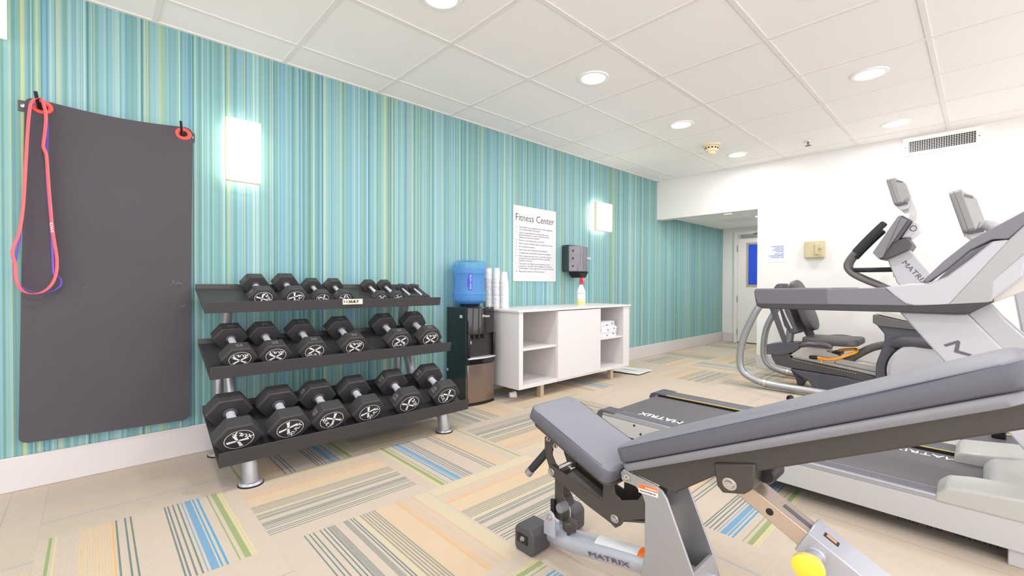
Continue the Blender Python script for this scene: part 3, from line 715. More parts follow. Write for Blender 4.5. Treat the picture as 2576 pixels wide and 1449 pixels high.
# spray bottle
sx, sy, zc = .20, 3.50, z1+.016
t = thing('spray_bottle', 'white spray bottle with a red neck and yellow liquid on the cabinet', 'spray bottle', (sx, sy, zc))
lathe('liquid_base', [(.040, 0), (.041, .004), (.041, .04)], (sx, sy, zc), mat('yellow liquid', (238, 224, 130), .3), t)
lathe('bottle', [(.041, .04), (.041, .12), (.035, .15), (.019, .185), (.014, .2)], (sx, sy, zc), mat('milky plastic', (246, 240, 234), .3), t)
lathe('collar', [(.016, .2), (.016, .225)], (sx, sy, zc), mat('red plastic', (214, 60, 60), .4), t)
bm = nb(); abox(bm, sx-.016, sx+.026, sy-.010, sy+.010, zc+.225, zc+.268); finish(bm, 'trigger_head', mat('red plastic', (214, 60, 60)), t, bevel=.006)
tube('trigger', [(sx+.018, sy, zc+.228), (sx+.03, sy, zc+.21), (sx+.024, sy, zc+.195)], .004, mat('red plastic', (214, 60, 60)), t, n=4, seg=8)
lathe('nozzle', [(.006, .026), (.006, .036)], (sx, sy, zc+.247), M_paper, t, 'X', 10)
bm = nb()
for zz in (.052, .11): alathe(bm, [(.0414, zz), (.0414, zz+.004)], (sx, sy, zc), 'Z', 28)
finish(bm, 'red_bands', mat('pale red print', (230, 140, 140), .5), t)
# wall sign
t = thing('rules_sign', 'white Fitness Center rules sign on the striped wall above the cups', 'sign', (0, 3.05, .945))
box('panel', .001, .006, 2.758, 3.343, .945, 1.637, M_paper, t)
text('lettering', 'Fitness Center', .094, (.0064, 2.783, 1.50), (0, 1, 0), (0, 0, 1), M_ink, t, sx=.945, bold=-.0006)
body = [('1.', ['This facility is not supervised. Use of this equipment', 'is the responsibility of the guest.']), ('2.', ['Guest is responsible for knowing his/her own', 'physical limitations. Contact a physician before', 'beginning an exercise program.']), ('3.', ['Please do not bathing suits or bare feet.']),
        ('4.', ['Please report breakable objects to all Fitness Center.']), ('5.', ['No alcoholic beverages.']), ('6.', ['Please wipe down equipment after each use.']), ('7.', ['Complimentary disposable cleansers are available.']),
        ('8.', ['Minors (below the age of 16, or the state rules for', 'permission to use equipment without a guardian', 'guardian is present).']), ('9.', ['This hotel is not liable for personal injury, loss of', 'property or any other claim resulting out of the use', 'of this facility or the equipment. Use at your own risk.']), ('10.', ['Please limit workout to 30 minutes use.'])]
zz = 1.436
for n, ls in body:
    text('numbering', n, .0200, (.0064, 2.79, zz), (0, 1, 0), (0, 0, 1), M_ink2, t)
    for s in ls:
        w = .49; text('lettering', s, .0205, (.0064, 2.83, zz), (0, 1, 0), (0, 0, 1), M_ink2, t, sx=1.06); zz -= .0212
    zz -= .0075
# paper towel dispenser
t = thing('towel_dispenser', 'smoky grey paper towel dispenser on the striped wall', 'paper towel dispenser', (.1, 3.56, 1.0))
prism('back_shell', [(0, 3.44), (.10, 3.425), (.10, 3.70), (0, 3.69)], 'Z', 1.045, 1.312, mat('dark teal plastic', (48, 62, 64), .35), t, .01)
cv = [(.10, 3.425)]+[(.10+.10*math.sin(math.pi*k/10)**.6, 3.425+.275*k/10) for k in range(1, 10)]+[(.10, 3.70)]
prism('smoky_cover', cv, 'Z', 1.045, 1.30, mat('smoky plastic', (116, 112, 122), .18, coat=.5, var=.2, vscale=14), t, .008)
prism('outlet_funnel', [(3.50, 1.046), (3.66, 1.046), (3.625, 1.0), (3.61, .985), (3.545, .985), (3.53, 1.0)], 'X', .04, .17, M_dark, t, .003)
box('badge', .162, .196, 3.605, 3.668, 1.168, 1.19, M_lgy, t, .005)
lathe('paper_tip', [(.006, .955), (.012, .985)], (.11, 3.59, 0), M_paper, t, seg=10)
bm = nb()
for k in range(3): abox(bm, .142, .152, 3.432, 3.440, 1.09+.075*k, 1.108+.075*k)
finish(bm, 'latch_slots', M_dark, t)
# scale on the floor
t = thing('floor_scale', 'flat white glass bathroom scale on the carpet beyond the cabinet', 'scale', (.39, 4.09, 0))
prism('glass_plate', [(.23, 3.93), (.555, 3.985), (.535, 4.275), (.215, 4.2)], 'Z', .012, .022, mat('pale glass plate', (236, 236, 232), .2, coat=.5), t, .002)
prism('under_frame', [(.26, 3.96), (.53, 4.005), (.51, 4.25), (.24, 4.18)], 'Z', 0, .012, M_black, t)
prism('display_strip', [(.30, 4.045), (.46, 4.07), (.45, 4.13), (.29, 4.10)], 'Z', .0221, .0228, mat('scale display grey', (178, 180, 178), .3), t)

# ------------------------------------------------------------ adjustable bench
t = thing('weight_bench', 'adjustable grey padded weight bench with silver frame in the foreground', 'weight bench', (2.35, 1.16, 0))
def pad(name, prof, y0, y1, m, par, bev=.012, r=.035, ends=True):
    """side profile in x-z swept over y with corner rounding in plan by bevel"""
    bm = nb(); aprism(bm, prof, 'Y', y0, y1); return finish(bm, name, m, par, bevel=bev, seg=4, sharp=60)
def rounded_pad(name, A, B, th, y0, y1, m, par, rr=.04, edge=.010, taper=0, mtop=None, bow=0):
    """pad whose top runs from A=(x,z) to B=(x,z); plan outline rounded; thickness th below the top"""
    A = Vector((A[0], 0, A[1])); B = Vector((B[0], 0, B[1])); d = (B-A); L = d.length; d.normalize(); n = Vector((-d.z, 0, d.x))
    W2 = (y1-y0)/2; yc = (y0+y1)/2; out = []
    def arc(cx, cy, a0):
        for k in range(7): a = R(a0+15*k); out.append((cx+rr*math.cos(a), cy+rr*math.sin(a)))
    wa = W2-taper
    arc(rr, -wa+rr, 180); arc(L-rr, -W2+rr, 270); arc(L-rr, W2-rr, 0); arc(rr, wa-rr, 90)
    bm = nb(); rings = []
    levels = [(-th, edge*.6), (-th+edge*.5, 0), (-edge, 0), (-edge*.35, edge*.3), (0, edge)]
    cxy = Vector((L/2, 0))
    for h, ins in levels:
        ring = []
        for (a, b) in out:
            v = Vector((a, b))-cxy; l = v.length
            sa = 1-ins/(L/2); sb = 1-ins/W2; a2 = cxy.x+v.x*sa; b2 = v.y*sb
            u = (a2/L-.5)*2; hh = h+bow*(1-u*u)
            ring.append(bm.verts.new(A+d*a2+Vector((0, yc+b2, 0))+n*hh))
        rings.append(ring)
    N = len(out)
    for i in range(len(rings)-1):
        for k in range(N):
            f = bm.faces.new((rings[i][k], rings[i][(k+1) % N], rings[i+1][(k+1) % N], rings[i+1][k]))
            if i == 3 and mtop: f.material_index = 1
    bm.faces.new(rings[0][::-1]); f = bm.faces.new(rings[-1])
    if mtop: f.material_index = 1
    return finish(bm, name, [m, mtop] if mtop else m, par, sharp=50)
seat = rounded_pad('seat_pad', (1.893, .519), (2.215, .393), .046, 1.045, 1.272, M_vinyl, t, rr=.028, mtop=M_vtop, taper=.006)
rounded_pad('seat_board', (1.902, .470), (2.205, .351), .010, 1.052, 1.265, M_brnz, seat, rr=.03, edge=.003)
def seam(par, A, B, y0, y1, off):
    bm = nb(); A = Vector((A[0], 0, A[1])); B = Vector((B[0], 0, B[1])); d = (B-A).normalized(); n = Vector((-d.z, 0, d.x)); A2 = A+d*.045; B2 = B-d*.035
    for yy in (y0, y1):
        P = [A2+Vector((0, yy, 0))+n*off, B2+Vector((0, yy, 0))+n*off]; atube(bm, P, .0009, 6)
    return finish(bm, 'stitching', mat('stitch thread', (70, 70, 78), .6), par)
seam(seat, (1.893, .519), (2.215, .393), 1.051, 1.266, -.002)
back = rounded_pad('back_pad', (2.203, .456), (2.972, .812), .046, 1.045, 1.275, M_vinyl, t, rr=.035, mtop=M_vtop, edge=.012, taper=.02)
rounded_pad('back_board', (2.225, .413), (2.972, .760), .020, 1.047, 1.273, mat('grey moulded pad base', (122, 122, 127), .35, coat=.2), back, rr=.034, edge=.004, taper=.02)
seam(back, (2.203, .456), (2.972, .812), 1.05, 1.27, -.004)
# back rest beam and gusset
prism('back_beam', [(2.250, .392), (2.330, .384), (2.377, .378), (2.487, .462), (2.575, .497), (2.975, .690), (3.02, .74), (2.975, .755), (2.26, .418)], 'Y', 1.095, 1.225, M_brnz, t, .004)
br = prism('strut_bracket', [(2.478, .49), (2.487, .437), (2.500, .424), (2.548, .437), (2.566, .455), (2.572, .515)], 'Y', 1.088, 1.232, M_brnz, t, .004)
bolt(br, (2.517, 1.087, .452), .011); lathe('rubber_stop', [(.018, 1.14), (.022, 1.15), (.022, 1.21), (.018, 1.22)], (2.575, 0, .475), M_black, br, 'Y')
# upright plates
near = [(2.212, .381), (2.222, .392), (2.240, .392), (2.322, .381), (2.342, .373), (2.355, .355), (2.426, .193), (2.46, .09), (2.275, .09), (2.291, .189), (2.291, .322), (2.283, .340), (2.262, .357), (2.222, .359)]
up_ = prism('upright_plate', near, 'Y', 1.096, 1.103, M_silv, t, .002)
prism('upright_plate', near, 'Y', 1.217, 1.224, M_silv, t, .002)
prism('upright_web', [(2.27, .09), (2.46, .09), (2.425, .19), (2.418, .19), (2.44, .10), (2.28, .10)], 'Y', 1.103, 1.217, M_silv, t)
bolt(up_, (2.233, 1.095, .372), .009)
lathe('pivot_shaft', [(.008, 1.103), (.008, 1.217)], (2.233, 0, .372), M_bolt, t, 'Y', 14)
wl = prism('warning_label', [(2.272, .371), (2.331, .3755), (2.331, .350), (2.273, .346)], 'Y', 1.0945, 1.0955, M_paper, up_)
prism('orange_band', [(2.273, .3705), (2.330, .3745), (2.330, .362), (2.2735, .3585)], 'Y', 1.0938, 1.0945, M_orl, wl)
text('lettering', 'WARNING', .0072, (2.294, 1.0935, .3625), (1, 0, .07), (0, 0, 1), M_emb, wl)
text('lettering', 'Keep hands and fingers clear', .0042, (2.277, 1.0935, .3515), (1, 0, .07), (0, 0, 1), M_ink, wl)
# seat linkage
lk = [(1.935, .318), (1.950, .330), (1.975, .318), (2.10, .267), (2.165, .262), (2.185, .262), (2.292, .333), (2.292, .276), (2.225, .262), (2.212, .232), (2.195, .214), (2.178, .224), (2.10, .232), (1.99, .282), (1.945, .288)]
link_pts = [(1.932, .305), (1.945, .322), (2.150, .274), (2.152, .352), (2.186, .345), (2.192, .312), (2.214, .299), (2.267, .320), (2.283, .345), (2.292, .345), (2.292, .276), (2.225, .246), (2.212, .226), (2.195, .212), (2.178, .220), (2.09, .242), (1.965, .282), (1.942, .285)]
l1 = prism('seat_link', link_pts, 'Y', 1.100, 1.106, M_brnz, t, .0012)
prism('seat_link', link_pts, 'Y', 1.214, 1.220, M_brnz, t, .0012)
prism('link_web', [(1.965, .284), (2.09, .245), (2.178, .224), (2.29, .262), (2.29, .268), (2.178, .230), (2.09, .251), (1.965, .290)], 'Y', 1.106, 1.214, M_brnz, l1)
bolt(l1, (2.194, 1.099, .240), .009); bolt(l1, (1.948, 1.099, .300), .009)
lathe('pivot_shaft', [(.009, 1.106), (.009, 1.214)], (1.948, 0, .302), M_bolt, t, 'Y', 14)
hk = [(1.905, .402), (1.935, .412), (1.952, .395), (1.938, .372), (1.938, .348), (1.952, .325), (1.965, .318), (1.966, .292), (1.950, .284), (1.932, .290), (1.913, .330), (1.905, .365)]
h1 = prism('seat_bracket', hk, 'Y', 1.112, 1.118, M_brnz, t, .0012)
prism('seat_bracket', hk, 'Y', 1.202, 1.208, M_brnz, t, .0012)
prism('seat_rail', [(1.905, .447), (1.912, .462), (2.19, .352), (2.18, .338), (1.96, .408)], 'Y', 1.12, 1.20, M_brnz, t, .002)
bolt(h1, (1.925, 1.111, .400), .006); bolt(h1, (1.955, 1.111, .385), .006)
hd = tube('lift_handle', [(1.915, 1.13, .362), (1.832, 1.118, .262)], .0135, M_rub2, t, smooth=False)
tube('handle_end', [(1.838, 1.1188, .269), (1.823, 1.117, .250)], .0145, M_silv, hd, smooth=False)
# front post on base tube
ps = prism('adjust_post', [(1.935, .30), (1.972, .302), (1.972, .22), (1.985, .205), (1.990, .19), (1.982, .178), (1.968, .170), (1.968, .13), (1.94, .13), (1.934, .17)], 'Y', 1.130, 1.170, M_brnz, t, .003)
bm = nb(); aprism(bm, [(1.928, .145), (1.944, .145), (1.944, .197), (1.928, .197)], 'Y', 1.116, 1.128); finish(bm, 'adjust_tab', M_black, ps, bevel=.002)
lathe('release_knob', [(.014, 1.095), (.016, 1.10), (.016, 1.128), (.008, 1.13)], (1.985, 0, .192), M_mgy, ps, 'Y', 16)
lg = prism('base_lug', [(1.905, .075), (1.905, .140), (1.918, .158), (1.932, .162), (1.946, .157), (1.955, .140), (1.955, .075)], 'Y', 1.108, 1.115, M_lsil, t, .002)
prism('base_lug', [(1.905, .075), (1.905, .140), (1.918, .158), (1.932, .162), (1.946, .157), (1.955, .140), (1.955, .075)], 'Y', 1.188, 1.195, M_lsil, t, .002)
bolt(lg, (1.930, 1.107, .138), .008); lathe('pivot_shaft', [(.009, 1.115), (.009, 1.188)], (1.930, 0, .138), M_bolt, t, 'Y', 14)
ov = [(.036*math.cos(2*math.pi*k/24), .034*math.sin(2*math.pi*k/24)) for k in range(24)]
bt = tube('base_tube', [(1.86, 1.165, .055), (1.93, 1.165, .056), (1.99, 1.165, .062), (2.06, 1.165, .076), (2.15, 1.165, .095), (2.25, 1.165, .113), (2.40, 1.165, .128), (2.55, 1.165, .128), (2.8, 1.165, .10), (3.1, 1.165, .06), (3.35, 1.165, .05)], 0, M_lsil, t, shape=ov, n=6)
text('lettering', 'MATRIX', .0215, (2.078, 1.1290, .066), (1, 0, .21), (-.21, -.12, 1), M_dkgy, bt, sx=1.95)
def tz(x): 
    K = [(2.06, .076), (2.15, .095), (2.25, .113), (2.40, .128)]
    for (x0_, z0_), (x1_, z1_) in zip(K, K[1:]):
        if x <= x1_: return z0_+(z1_-z0_)*(x-x0_)/(x1_-x0_)
st = nb(); rows = []
for k in range(9):
    x = 2.092+.0215*k; rows.append([st.verts.new((x, 1.165+math.sin(a)*.0362, tz(x)+math.cos(a)*.0388)) for a in (R(-48), R(-34), R(-20), R(-6), R(8))])
for i in range(8):
    for k in range(4): st.faces.new((rows[i][k], rows[i][k+1], rows[i+1][k+1], rows[i+1][k])).material_index = 1 if i == 7 else 0
finish(st, 'instruction_sticker', [M_paper, M_orl], bt)
lathe('rubber_bumper', [(.010, .085), (.010, .100), (.021, .101), (.024, .106), (.024, .128), (.019, .133)], (1.985, 1.15, .002), M_brnz, bt)
tube('front_crossbar', [(1.855, 1.09, .05), (1.855, 1.32, .05)], .033, M_lsil, t, smooth=False)
def cap(xc, ya, yb, out):
    o = prism('end_cap', [(xc-.045, .012), (xc-.035, 0), (xc+.035, 0), (xc+.046, .012), (xc+.046, .075), (xc+.03, .092), (xc-.03, .092), (xc-.045, .075)], 'Y', ya, yb, mat('charcoal rubber', (72, 70, 72), .55), t, .006)
    yo = ya-.0005 if out < 0 else yb+.0005
    box('cap_recess', xc-.030, xc+.020, min(yo, yo+.002*out), max(yo, yo+.002*out), .034, .064, M_black, o)
    bolt(o, (xc-.002, yo+.002*out, .051), .006, 'Y', out)
cap(1.853, 1.065, 1.150, -1); cap(1.853, 1.275, 1.345, 1)
tube('rear_crossbar', [(3.35, .95, .05), (3.35, 1.4, .05)], .033, M_lsil, t, smooth=False)
# back angle strut with sleeve and pull pin
D = Vector((2.668-2.548, 0, .375-.440)).normalized(); Nn = Vector((-D.z, 0, D.x))
def along(s, n): return Vector((2.520, 0, .455))+D*s+Nn*n
def bar(name, s0, s1, n0, n1, y0, y1, m, par, bev=.002):
    P = [along(s0, n0), along(s1, n0), along(s1, n1), along(s0, n1)]
    return prism(name, [(p.x, p.z) for p in P], 'Y', y0, y1, m, par, bev)
sm = mat('bright plated steel', (200, 184, 168), .25, metal=.75)
s1_ = bar('back_strut', -.02, .56, -.036, .004, 1.128, 1.192, sm, t)
for s, r_ in ((.088, .008),):
    p = along(s, -.016); lathe('strut_hole', [(r_, 1.1272), (r_, 1.1279)], (p.x, 0, p.z), M_black, s1_, 'Y', 18)
bar('strut_slot', .10, .165, .0042, .0048, 1.152, 1.168, M_dkgy, s1_, 0)
s2_ = bar('strut_sleeve', .162, .42, -.044, .012, 1.118, 1.202, M_lsil, t, .003)
bar('sleeve_slot', .185, .215, .0122, .0126, 1.150, 1.168, M_black, s2_, 0)
bar('sleeve_slot_copper', .190, .210, .0127, .0129, 1.155, 1.166, mat('slot copper', (200, 140, 100), .4), s2_, 0)  # copper-coloured metal inside the black sleeve slot
p = along(.195, -.02)
def alongY(name, prof, m, par, seg=24): return lathe(name, prof, (p.x, 0, p.z), m, par, 'Y', seg, .9)
alongY('pin_barrel', [(.019, 1.118), (.019, 1.114), (.0155, 1.112), (.0155, 1.082), (.012, 1.081)], M_lsil, s2_)
alongY('pin_knob', [(.012, 1.082), (.018, 1.078), (.027, 1.07), (.030, 1.06), (.029, 1.052), (.022, 1.049)], mat('yellow plastic knob', (250, 208, 60), .35, coat=.3), s2_)

# ------------------------------------------------------------ treadmill
t = thing('treadmill', 'grey and white treadmill with long side handrails behind the weight bench', 'treadmill', (2.3, 2.58, 0))
XR = 1.352
side = prism('side_frame', [(XR+.03, .150), (XR+.03, .085), (1.55, .062), (3.95, .050), (3.95, .160), (1.6, .150)], 'Y', 2.180, 2.200, M_lgy, t, .003)
prism('side_frame', [(XR+.03, .150), (XR+.03, .085), (1.55, .062), (3.95, .050), (3.95, .160), (1.6, .150)], 'Y', 2.965, 2.985, M_lgy, t, .003)
for zz, x in ((.137, 1.60), (.098, 1.64)): lathe('screw', [(.006, 2.1795), (.006, 2.177)], (x, 0, zz), M_dark, side, 'Y', 10)
def rail(y0, y1, ygl):
    o = box('foot_rail', XR+.02, 2.88, y0, y1, .150, .176, M_rail, t, .005)
    bm = nb()
    for k in range(8): yy = y0+.012+(y1-y0-.03)*k/7; abox(bm, XR+.05, 2.88, yy, yy+.003, .176, .1785)
    finish(bm, 'tread_ribs', mat('dark rib', (132, 132, 140), .4, metal=.3), o)
    return o
n1 = rail(2.180, 2.262, 1); f1 = rail(2.790, 2.925, -1)
bm = nb(); abox(bm, XR+.06, 2.86, 2.7885, 2.7925, .1735, .1772); abox(bm, XR+.06, 2.86, 2.921, 2.925, .176, .1775); finish(bm, 'yellow_stripe', M_yel, f1)
box('rail_skirt', XR+.06, 2.86, 2.786, 2.7895, .158, .1735, M_black, f1)
prism('side_trim', [(XR+.05, 2.926), (XR+.05, 2.966), (2.62, 2.966), (2.74, 3.05), (2.93, 3.09), (3.0, 2.926)], 'Z', .14, .168, M_wpl, t, .004)
for (a, b) in ((2.176, 2.268), (2.784, 2.932)):
    prism('rail_end_cap', [(XR, .115), (XR-.004, .150), (XR+.008, .172), (XR+.03, .182), (XR+.12, .181), (XR+.12, .170), (XR+.04, .168), (XR+.028, .115)], 'Y', a, b, M_dkgy, t, .004)
prism('belt', [(XR+.035, .128), (XR+.03, .145), (XR+.042, .158), (XR+.06, .162), (2.93, .162), (2.93, .13), (XR+.06, .115)], 'Y', 2.275, 2.780, M_belt, t, .004)
prism('deck_underside', [(XR+.10, .07), (XR+.10, .118), (2.93, .118), (3.9, .118), (3.9, .055)], 'Y', 2.21, 2.955, M_black, t)
bl = bpy.data.objects['belt']
text('lettering', 'MATRIX', .075, (1.80, 2.365, .1628), (-1, 0, 0), (0, -1, 0), M_emb, bl, sx=.95, shear=0, bold=.001)
text('lettering', 'MATRIX', .06, (2.86, 2.74, .1628), (-1, 0, 0), (0, -1, 0), M_emb, bl, sx=1.05)
text('lettering', 'MATRIX', .06, (2.60, 2.74, .1628), (-1, 0, 0), (0, -1, 0), M_emb, bl, sx=1.05)
# motor hood
hood = prism('motor_hood', [(2.925, .12), (2.928, .175), (2.95, .205), (3.05, .225), (3.3, .25), (3.75, .27), (3.93, .22), (3.95, .12)], 'Y', 2.27, 2.95, mat('pale grey shell', (176, 175, 171), .4, coat=.15), t, .012, seg=4)
for (a, b) in ((2.176, 2.345), (2.70, 2.945)):
    pts_ = [(2.806, .1505), (2.812, .180), (2.838, .208), (2.90, .220), (3.02, .230), (3.4, .250), (3.75, .255), (3.9, .20), (3.9, .160), (3.0, .1515)] if a < 2.5 else [(2.838, .145), (2.842, .185), (2.86, .205), (3.02, .225), (3.4, .245), (3.75, .255), (3.9, .20), (3.9, .12), (2.85, .12)]
    prism('hood_wing', pts_, 'Y', a, b, mat('pale grey shell', (176, 175, 171)), t, .009, seg=4)
for yy in (2.19, 2.95): 
    box('leveling_foot', 2.985, 3.06, yy, yy+.04, 0, .06, M_lgy, t, .003)
for x in (1.5,): 
    for yy in (2.22, 2.92): lathe('rear_foot', [(.025, 0), (.022, .06), (.022, .11)], (x, yy, 0), M_black, t, seg=16)
# masts
mw_ = [(2.700, .818), (2.884, .818), (3.30, .262), (3.30, .16), (3.17, .16)]
for (a, b) in ((2.255, 2.30), (2.80, 2.845)):
    mo = prism('mast', mw_, 'Y', a, b, M_wpl, t, .006)
    prism('mast_rear_shell', [(2.884, .818), (2.935, .862), (2.975, .80), (3.42, .25), (3.32, .20), (3.28, .262)], 'Y', a+.02, b+.05, mat('cool grey shell', (176, 176, 178), .4), mo, .004)
    if a < 2.5:
        bm = nb(); aprism(bm, [(2.824, .704), (2.861, .724), (2.867, .718), (2.863, .687), (2.897, .677), (2.888, .670), (2.851, .680), (2.8555, .711), (2.830, .697)], 'Y', 2.2536, 2.2545); finish(bm, 'emblem', mat('slate print', (92, 92, 104), .5), mo)
# handrails
for (a, b) in ((2.200, 2.290), (2.800, 2.890)):
    ar = prism('handrail', [(2.204, .892), (2.213, .899), (2.482, .904), (2.660, .911), (2.690, .880), (2.722, .850), (2.748, .843), (2.482, .838), (2.214, .835), (2.206, .868)], 'Y', a, b, M_mgy, t, .010, seg=3)
    prism('handrail_grip', [(2.200, .890), (2.208, .903), (2.482, .908), (2.484, .834), (2.216, .829), (2.205, .860)], 'Y', a-.003, b+.003, mat('textured grip grey', (104, 102, 110), .6, bump=.3, bscale=900), ar, .010, seg=3)
    prism('under_strip', [(2.207, .858), (2.218, .836), (2.482, .841), (2.76, .846), (2.948, .866), (2.888, .822), (2.482, .8155), (2.238, .8135), (2.215, .823)], 'Y', a-.004, b+.004, M_blk, ar, .004)
    wh = [(2.661, .912), (2.737, .926), (2.784, .927), (2.833, .953), (2.89, 1.012), (2.941, 1.070), (2.978, 1.073), (3.02, 1.03), (3.01, .95), (2.946, .874), (2.831, .846), (2.748, .843), (2.722, .850), (2.690, .880)]
    cs = prism('console_side', wh, 'Y', a, b, M_wpl, t, .006)
    prism('side_facet', [(2.978, 1.073), (3.012, 1.118), (3.22, 1.24), (3.22, 1.0), (3.011, 1.02), (2.946, .937), (2.942, .866), (2.89, .838), (2.831, .846)], 'Y', a-.002, a+.05, mat('satin silver shell', (160, 160, 160), .35, metal=.15), cs, .004)
    prism('console_upper', [(2.768, .934), (2.823, 1.007), (2.89, 1.078), (2.952, 1.122), (3.010, 1.163), (3.10, 1.215), (3.22, 1.24), (3.012, 1.116), (2.978, 1.074), (2.941, 1.076), (2.89, 1.044), (2.833, .979), (2.785, .932)], 'Y', a+.003, b+.02, M_mgy, cs, .004)
    prism('panel_cover', [(2.943, .860), (2.947, .938), (3.013, 1.022), (3.25, 1.02), (3.25, .9), (3.013, .90)], 'Y', a+.03, b-.01, mat('warm white cover', (200, 195, 190), .4), cs, .004)
prism('console', [(2.93, 1.01), (2.952, 1.115), (3.01, 1.158), (3.10, 1.21), (3.25, 1.235), (3.25, 1.02), (3.05, .93)], 'Y', 2.292, 2.798, M_dkgy, t, .006)
tube('front_grab_bar', [(2.80, 2.29, .90), (2.80, 2.80, .90)], .018, M_rub2, t, smooth=False)

# ------------------------------------------------------------ recumbent bike
t = thing('recumbent_bike', 'recumbent exercise bike with dark seat, orange lever and silver tubes by the back wall', 'exercise bike', (2.1, 4.65, 0))
def tub(y, pts, r=.03): return tube('rear_frame_tube', pts, r, M_silv, t, n=7, seg=18)
tub(4.3, [(1.66, 4.36, .83), (1.60, 4.32, .78), (1.542, 4.3, .70), (1.452, 4.3, .50), (1.408, 4.3, .34), (1.400, 4.3, .20), (1.43, 4.3, .125), (1.50, 4.3, .082), (1.61, 4.3, .052), (1.80, 4.3, .045), (2.10, 4.3, .045)])
tub(5.0, [(1.66, 4.94, .83), (1.58, 4.98, .78), (1.51, 5.0, .70), (1.415, 5.0, .50), (1.385, 5.0, .34), (1.385, 5.0, .19), (1.43, 5.0, .105), (1.52, 5.0, .065), (1.64, 5.0, .045), (1.80, 5.0, .04), (2.10, 5.0, .04)])
for yy, x in ((4.3, 1.61), (5.0, 1.60)):
    lathe('tube_joint', [(.034, -.012), (.0345, .012)], (x, yy, .05), M_bolt, t, 'X', 18)
    bolt(t, (x-.03, yy-.029, .056), .008)
slate = mat('slate plastic', (84, 84, 93), .45)
prism('rear_base', [(1.735, .165), (1.80, .12), (1.874, .085), (1.93, .0), (3.2, .0), (3.2, .12), (2.30, .128), (2.145, .15)], 'Y', 4.545, 4.755, slate, t, .008)
prism('rear_foot', [(1.70, .132), (1.725, .138), (1.815, .047), (1.80, .0), (1.756, .0), (1.745, .055)], 'Y', 4.70, 4.79, M_dkgy, t, .006)
rl = prism('seat_rail_body', [(1.578, .292), (1.579, .262), (1.591, .230), (1.619, .187), (1.756, .168), (2.145, .150), (2.287, .122), (2.36, .12), (2.36, .178), (2.222, .202), (1.734, .264), (1.73, .30)], 'Y', 4.56, 4.74, mat('dark console plastic', (78, 76, 78)), t, .008)
prism('aluminium_rail', [(1.745, .262), (1.745, .315), (2.054, .303), (2.392, .268), (2.40, .255), (2.40, .205), (2.36, .182), (2.22, .204)], 'Y', 4.580, 4.72, mat('polished rail', (190, 188, 184), .25, metal=.6), rl, .004)
prism('rail_groove', [(1.80, .283), (1.80, .289), (2.35, .222), (2.35, .216)], 'Y', 4.5785, 4.58, M_dkgy, rl)
bm = nb()
for k in range(26):
    x = 1.748+.0181*k; z = .2525-.00228*k; abox(bm, x, x+.009, 4.557, 4.5595, z-.005, z+.001)
finish(bm, 'position_marks', mat('orange brown print', (200, 160, 124), .5), rl)
box('rail_end_block', 2.352, 2.408, 4.565, 4.735, .172, .262, M_lgy, rl, .006)
bx = prism('seat_block', [(1.541, .272), (1.541, .364), (1.648, .392), (1.80, .405), (1.805, .352), (1.758, .316), (1.677, .281)], 'Y', 4.55, 4.75, slate, t, .006)
cg = prism('seat_carriage', [(1.734, .287), (1.80, .345), (1.83, .375), (2.005, .372), (2.009, .352), (2.095, .330), (2.06, .258), (1.87, .269)], 'Y', 4.552, 4.735, mat('zinc plate', (190, 185, 180), .3, metal=.5), t, .002)
for x, z in ((1.84, .335), (1.95, .335), (1.99, .285), (2.04, .29)): bolt(cg, (x, 4.551, z), .005)
box('carriage_stop', 2.04, 2.10, 4.56, 4.73, .325, .352, M_black, cg, .003)
sp = rounded_pad('seat_cushion', (1.835, .468), (2.235, .480), .058, 4.45, 4.85, mat('charcoal vinyl', (80, 78, 80), .45), t, rr=.08, edge=.018, bow=-.006)
for yy, yo, dx, dz in ((4.405, -1, 0, 0), (4.885, 1, .08, .03)):
    bm = nb(); atube(bm, curve_pts([(1.845+dx, yy, .398+dz), (1.90+dx, yy, .416+dz), (1.98+dx, yy, .424+dz), (2.04+dx, yy, .418+dz), (2.075+dx, yy, .405+dz)], 6), [.014]*2+[.022]*20+[.016]*3, 12, ry=.026); finish(bm, 'side_grip', mat('grip charcoal', (70, 68, 68), .4, coat=.2), t)
lv = tube('seat_lever', [(1.955, 4.50, .298), (2.03, 4.49, .293), (2.10, 4.49, .312), (2.165, 4.50, .345), (2.212, 4.54, .372), (2.20, 4.60, .388), (2.12, 4.62, .372), (2.08, 4.62, .36)], .0115, M_or, t, n=7)
tube('lever_tab', [(1.975, 4.50, .295), (1.985, 4.50, .258)], .007, M_or, lv, smooth=False)
lathe('lever_stop', [(.014, -.03), (.017, 0), (.014, .03)], (1.925, 4.50, .296), M_black, t, 'X', 14)
# seat back
cv_ = mat('charcoal vinyl', (80, 78, 80))
bk = prism('back_frame', [(1.50, .875), (1.54, .885), (1.60, .80), (1.640, .70), (1.722, .44), (1.715, .40), (1.695, .405), (1.59, .70), (1.535, .80)], 'Y', 4.47, 4.50, M_dkgy, t, .006)
prism('back_frame', [(1.60, .86), (1.66, .88), (1.80, .66), (1.870, .452), (1.80, .445), (1.72, .62)], 'Y', 4.79, 4.82, M_dkgy, t, .006)
bc = rounded_pad('backrest_cushion', (1.862, .505), (1.705, .945), .07, 4.50, 4.80, cv_, t, rr=.13, edge=.022)
prism('backrest_shell', [(1.600, .885), (1.625, .925), (1.66, .935), (1.80, .50), (1.775, .478), (1.735, .49), (1.69, .55)], 'Y', 4.53, 4.77, M_dkgy, bc, .012)
tube('backrest_rib', [(1.655, 4.525, .80), (1.70, 4.52, .66), (1.755, 4.525, .53)], .008, M_lgy, bc, n=4)
tube('seat_post', [(1.70, 4.65, .39), (1.715, 4.65, .52)], .034, M_silv, t, smooth=False)
